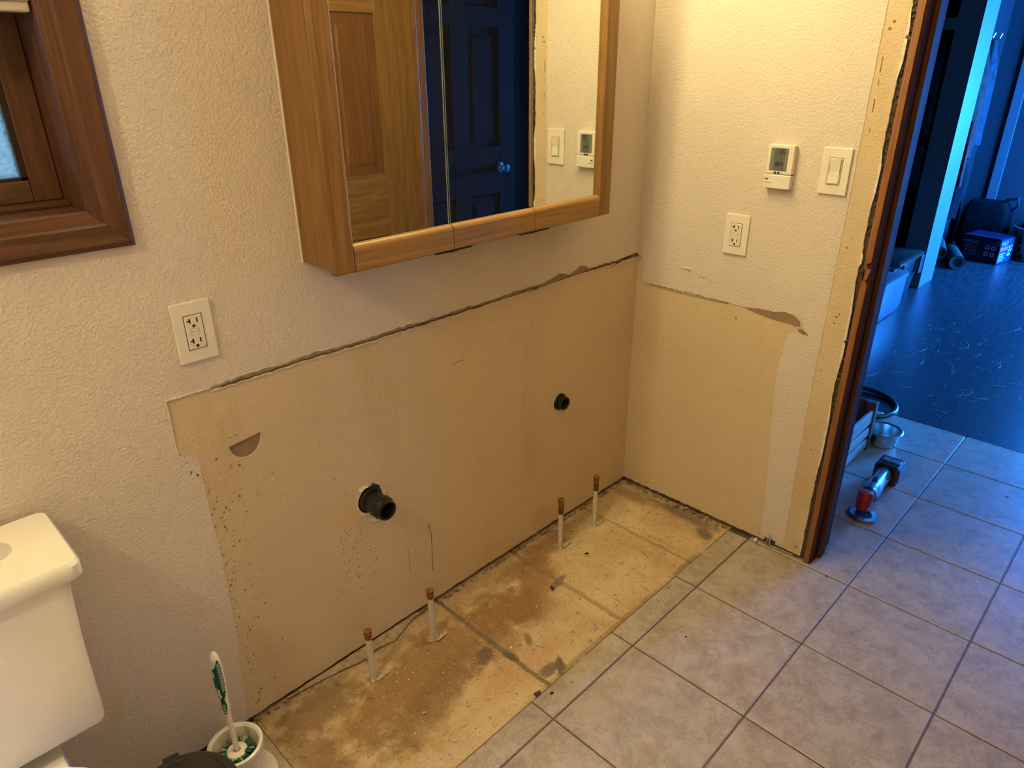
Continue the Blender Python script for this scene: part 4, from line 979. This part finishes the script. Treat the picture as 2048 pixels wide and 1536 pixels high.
mb = MB().lathe([(.012, 0), (.017, 0), (.017, .001), (.012, .001)], (-BX-.0002, -.125, .165), (-1, 0, 0), 20)
for i in range(5): mb.box((-BX-.001, .02, .05+.018*i), (-BX+.0002, .11, .054+.018*i))
stuff(P('fine_print', mb, 'ink_g', shell))
P('red_band', MB().box((-BX+.01, -BY-.0022, .105), (.02, -BY-.001, .135)), 'ink_r', shell)
mb = MB()
for (x, z) in ((.045, .122), (.085, .125), (.045, .092), (.085, .095)): mb.lathe([(0, 0), (.013, 0), (.013, .0012), (0, .0012)], (x, -BY-.0012, z), (0, -1, 0), 16)
for i in range(4): mb.box((-BX+.012, -BY-.002, .022+.018*i), (-.03+.02*(i % 2), -BY-.001, .031+.018*i))
mb.box((.03, -BY-.002, .05), (.09, -BY-.001, .072))
P('symbol', mb, 'ink_w', shell)
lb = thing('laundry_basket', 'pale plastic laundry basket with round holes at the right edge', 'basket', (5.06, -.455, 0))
cu_c = (5.06, -.455); rr = lambda z: .165+.045*z/.26
mb = MB(); n, k = 48, 12
for i in range(n):
    for j in range(k):
        hole = (3 <= j <= 8) and (i % 4 in (1, 2)) and not (j in (5,))
        if hole: continue
        q = []
        for (ii, jj) in ((i, j), (i+1, j), (i+1, j+1), (i, j+1)):
            a = 2*PI*ii/n; z = .26*jj/k; q.append(mb.bm.verts.new((cu_c[0]+rr(z)*math.cos(a), cu_c[1]+rr(z)*math.sin(a), z+.002)))
        mb.bm.faces.new(q)
bmesh.ops.remove_doubles(mb.bm, verts=mb.bm.verts, dist=1e-5)
fs = mb.bm.faces[:]; bmesh.ops.solidify(mb.bm, geom=fs, thickness=.004)
part('side', mb, 'basket', lb)
part('base', MB().lathe([(0, .002), (.165, .002), (.165, .008), (0, .008)], (*cu_c, 0), (0, 0, 1), 40), 'basket', lb)
part('rim', MB().lathe([(.205, .235), (.222, .235), (.224, .262), (.205, .264)], (*cu_c, 0), (0, 0, 1), 48), 'basket', lb, True)
garment('laundry_pile', (5.06, -.455, 0), .17, .17, .40, .02, 'cloth_k', 'dark clothes heaped in the pale laundry basket', 'clothes', 14, flare=-.1)
bg = thing('duffel_bag', 'black soft bag with a strap behind the blue box', 'bag', (5.12, -.02, 0))
part('body', MB().loft([rrect(5.02, 5.22, -.16, .14, .05, .002), rrect(4.99, 5.25, -.19, .17, .06, .10), rrect(5.0, 5.24, -.18, .15, .05, .36), rrect(5.04, 5.2, -.14, .12, .04, .42)]), 'cloth_k', bg, True)
part('strap', MB().tube([(5.1, -.17, .34), (5.08, -.22, .40), (5.09, -.21, .46), (5.11, -.13, .44), (5.12, -.1, .40)], .011, 8), 'cloth_b', bg, True)
# scraps on the dark floor
random.seed(44); mb = MB()
for i in range(260):
    x = random.uniform(1.36, 3.0); y = random.uniform(-1.3, -.3); a = random.choice((.4, .7, 1.9, -.3))+random.gauss(0, .35); L = random.choice((.02, .03, .05, .08))*random.uniform(.5, 1.2)
    if x > 2.6 and y < -.9: continue
    mb.tube([(x, y, .0004), (x+L*.5*math.cos(a), y+L*.5*math.sin(a), .0006), (x+L*math.cos(a+.2), y+L*math.sin(a+.2), .0004)], random.uniform(.0003, .0009), 4)
stuff(part('floor_scraps', mb, 'straw', None), 'thin pale scraps strewn over the dark hall floor', 'debris')
mb = MB()
for (x, y, s) in ((.92, -1.17, .008), (.905, -1.185, .008), (.89, -1.10, .004), (.66, -1.33, .006), (-.02, -.80, .003), (-.55, -.62, .003)): mb.chip((x, y, .0015), s*1.6, .2)
stuff(part('dark_specks', mb, 'pebble', None), 'dark crumbs and droppings on the pale floor tiles', 'debris')
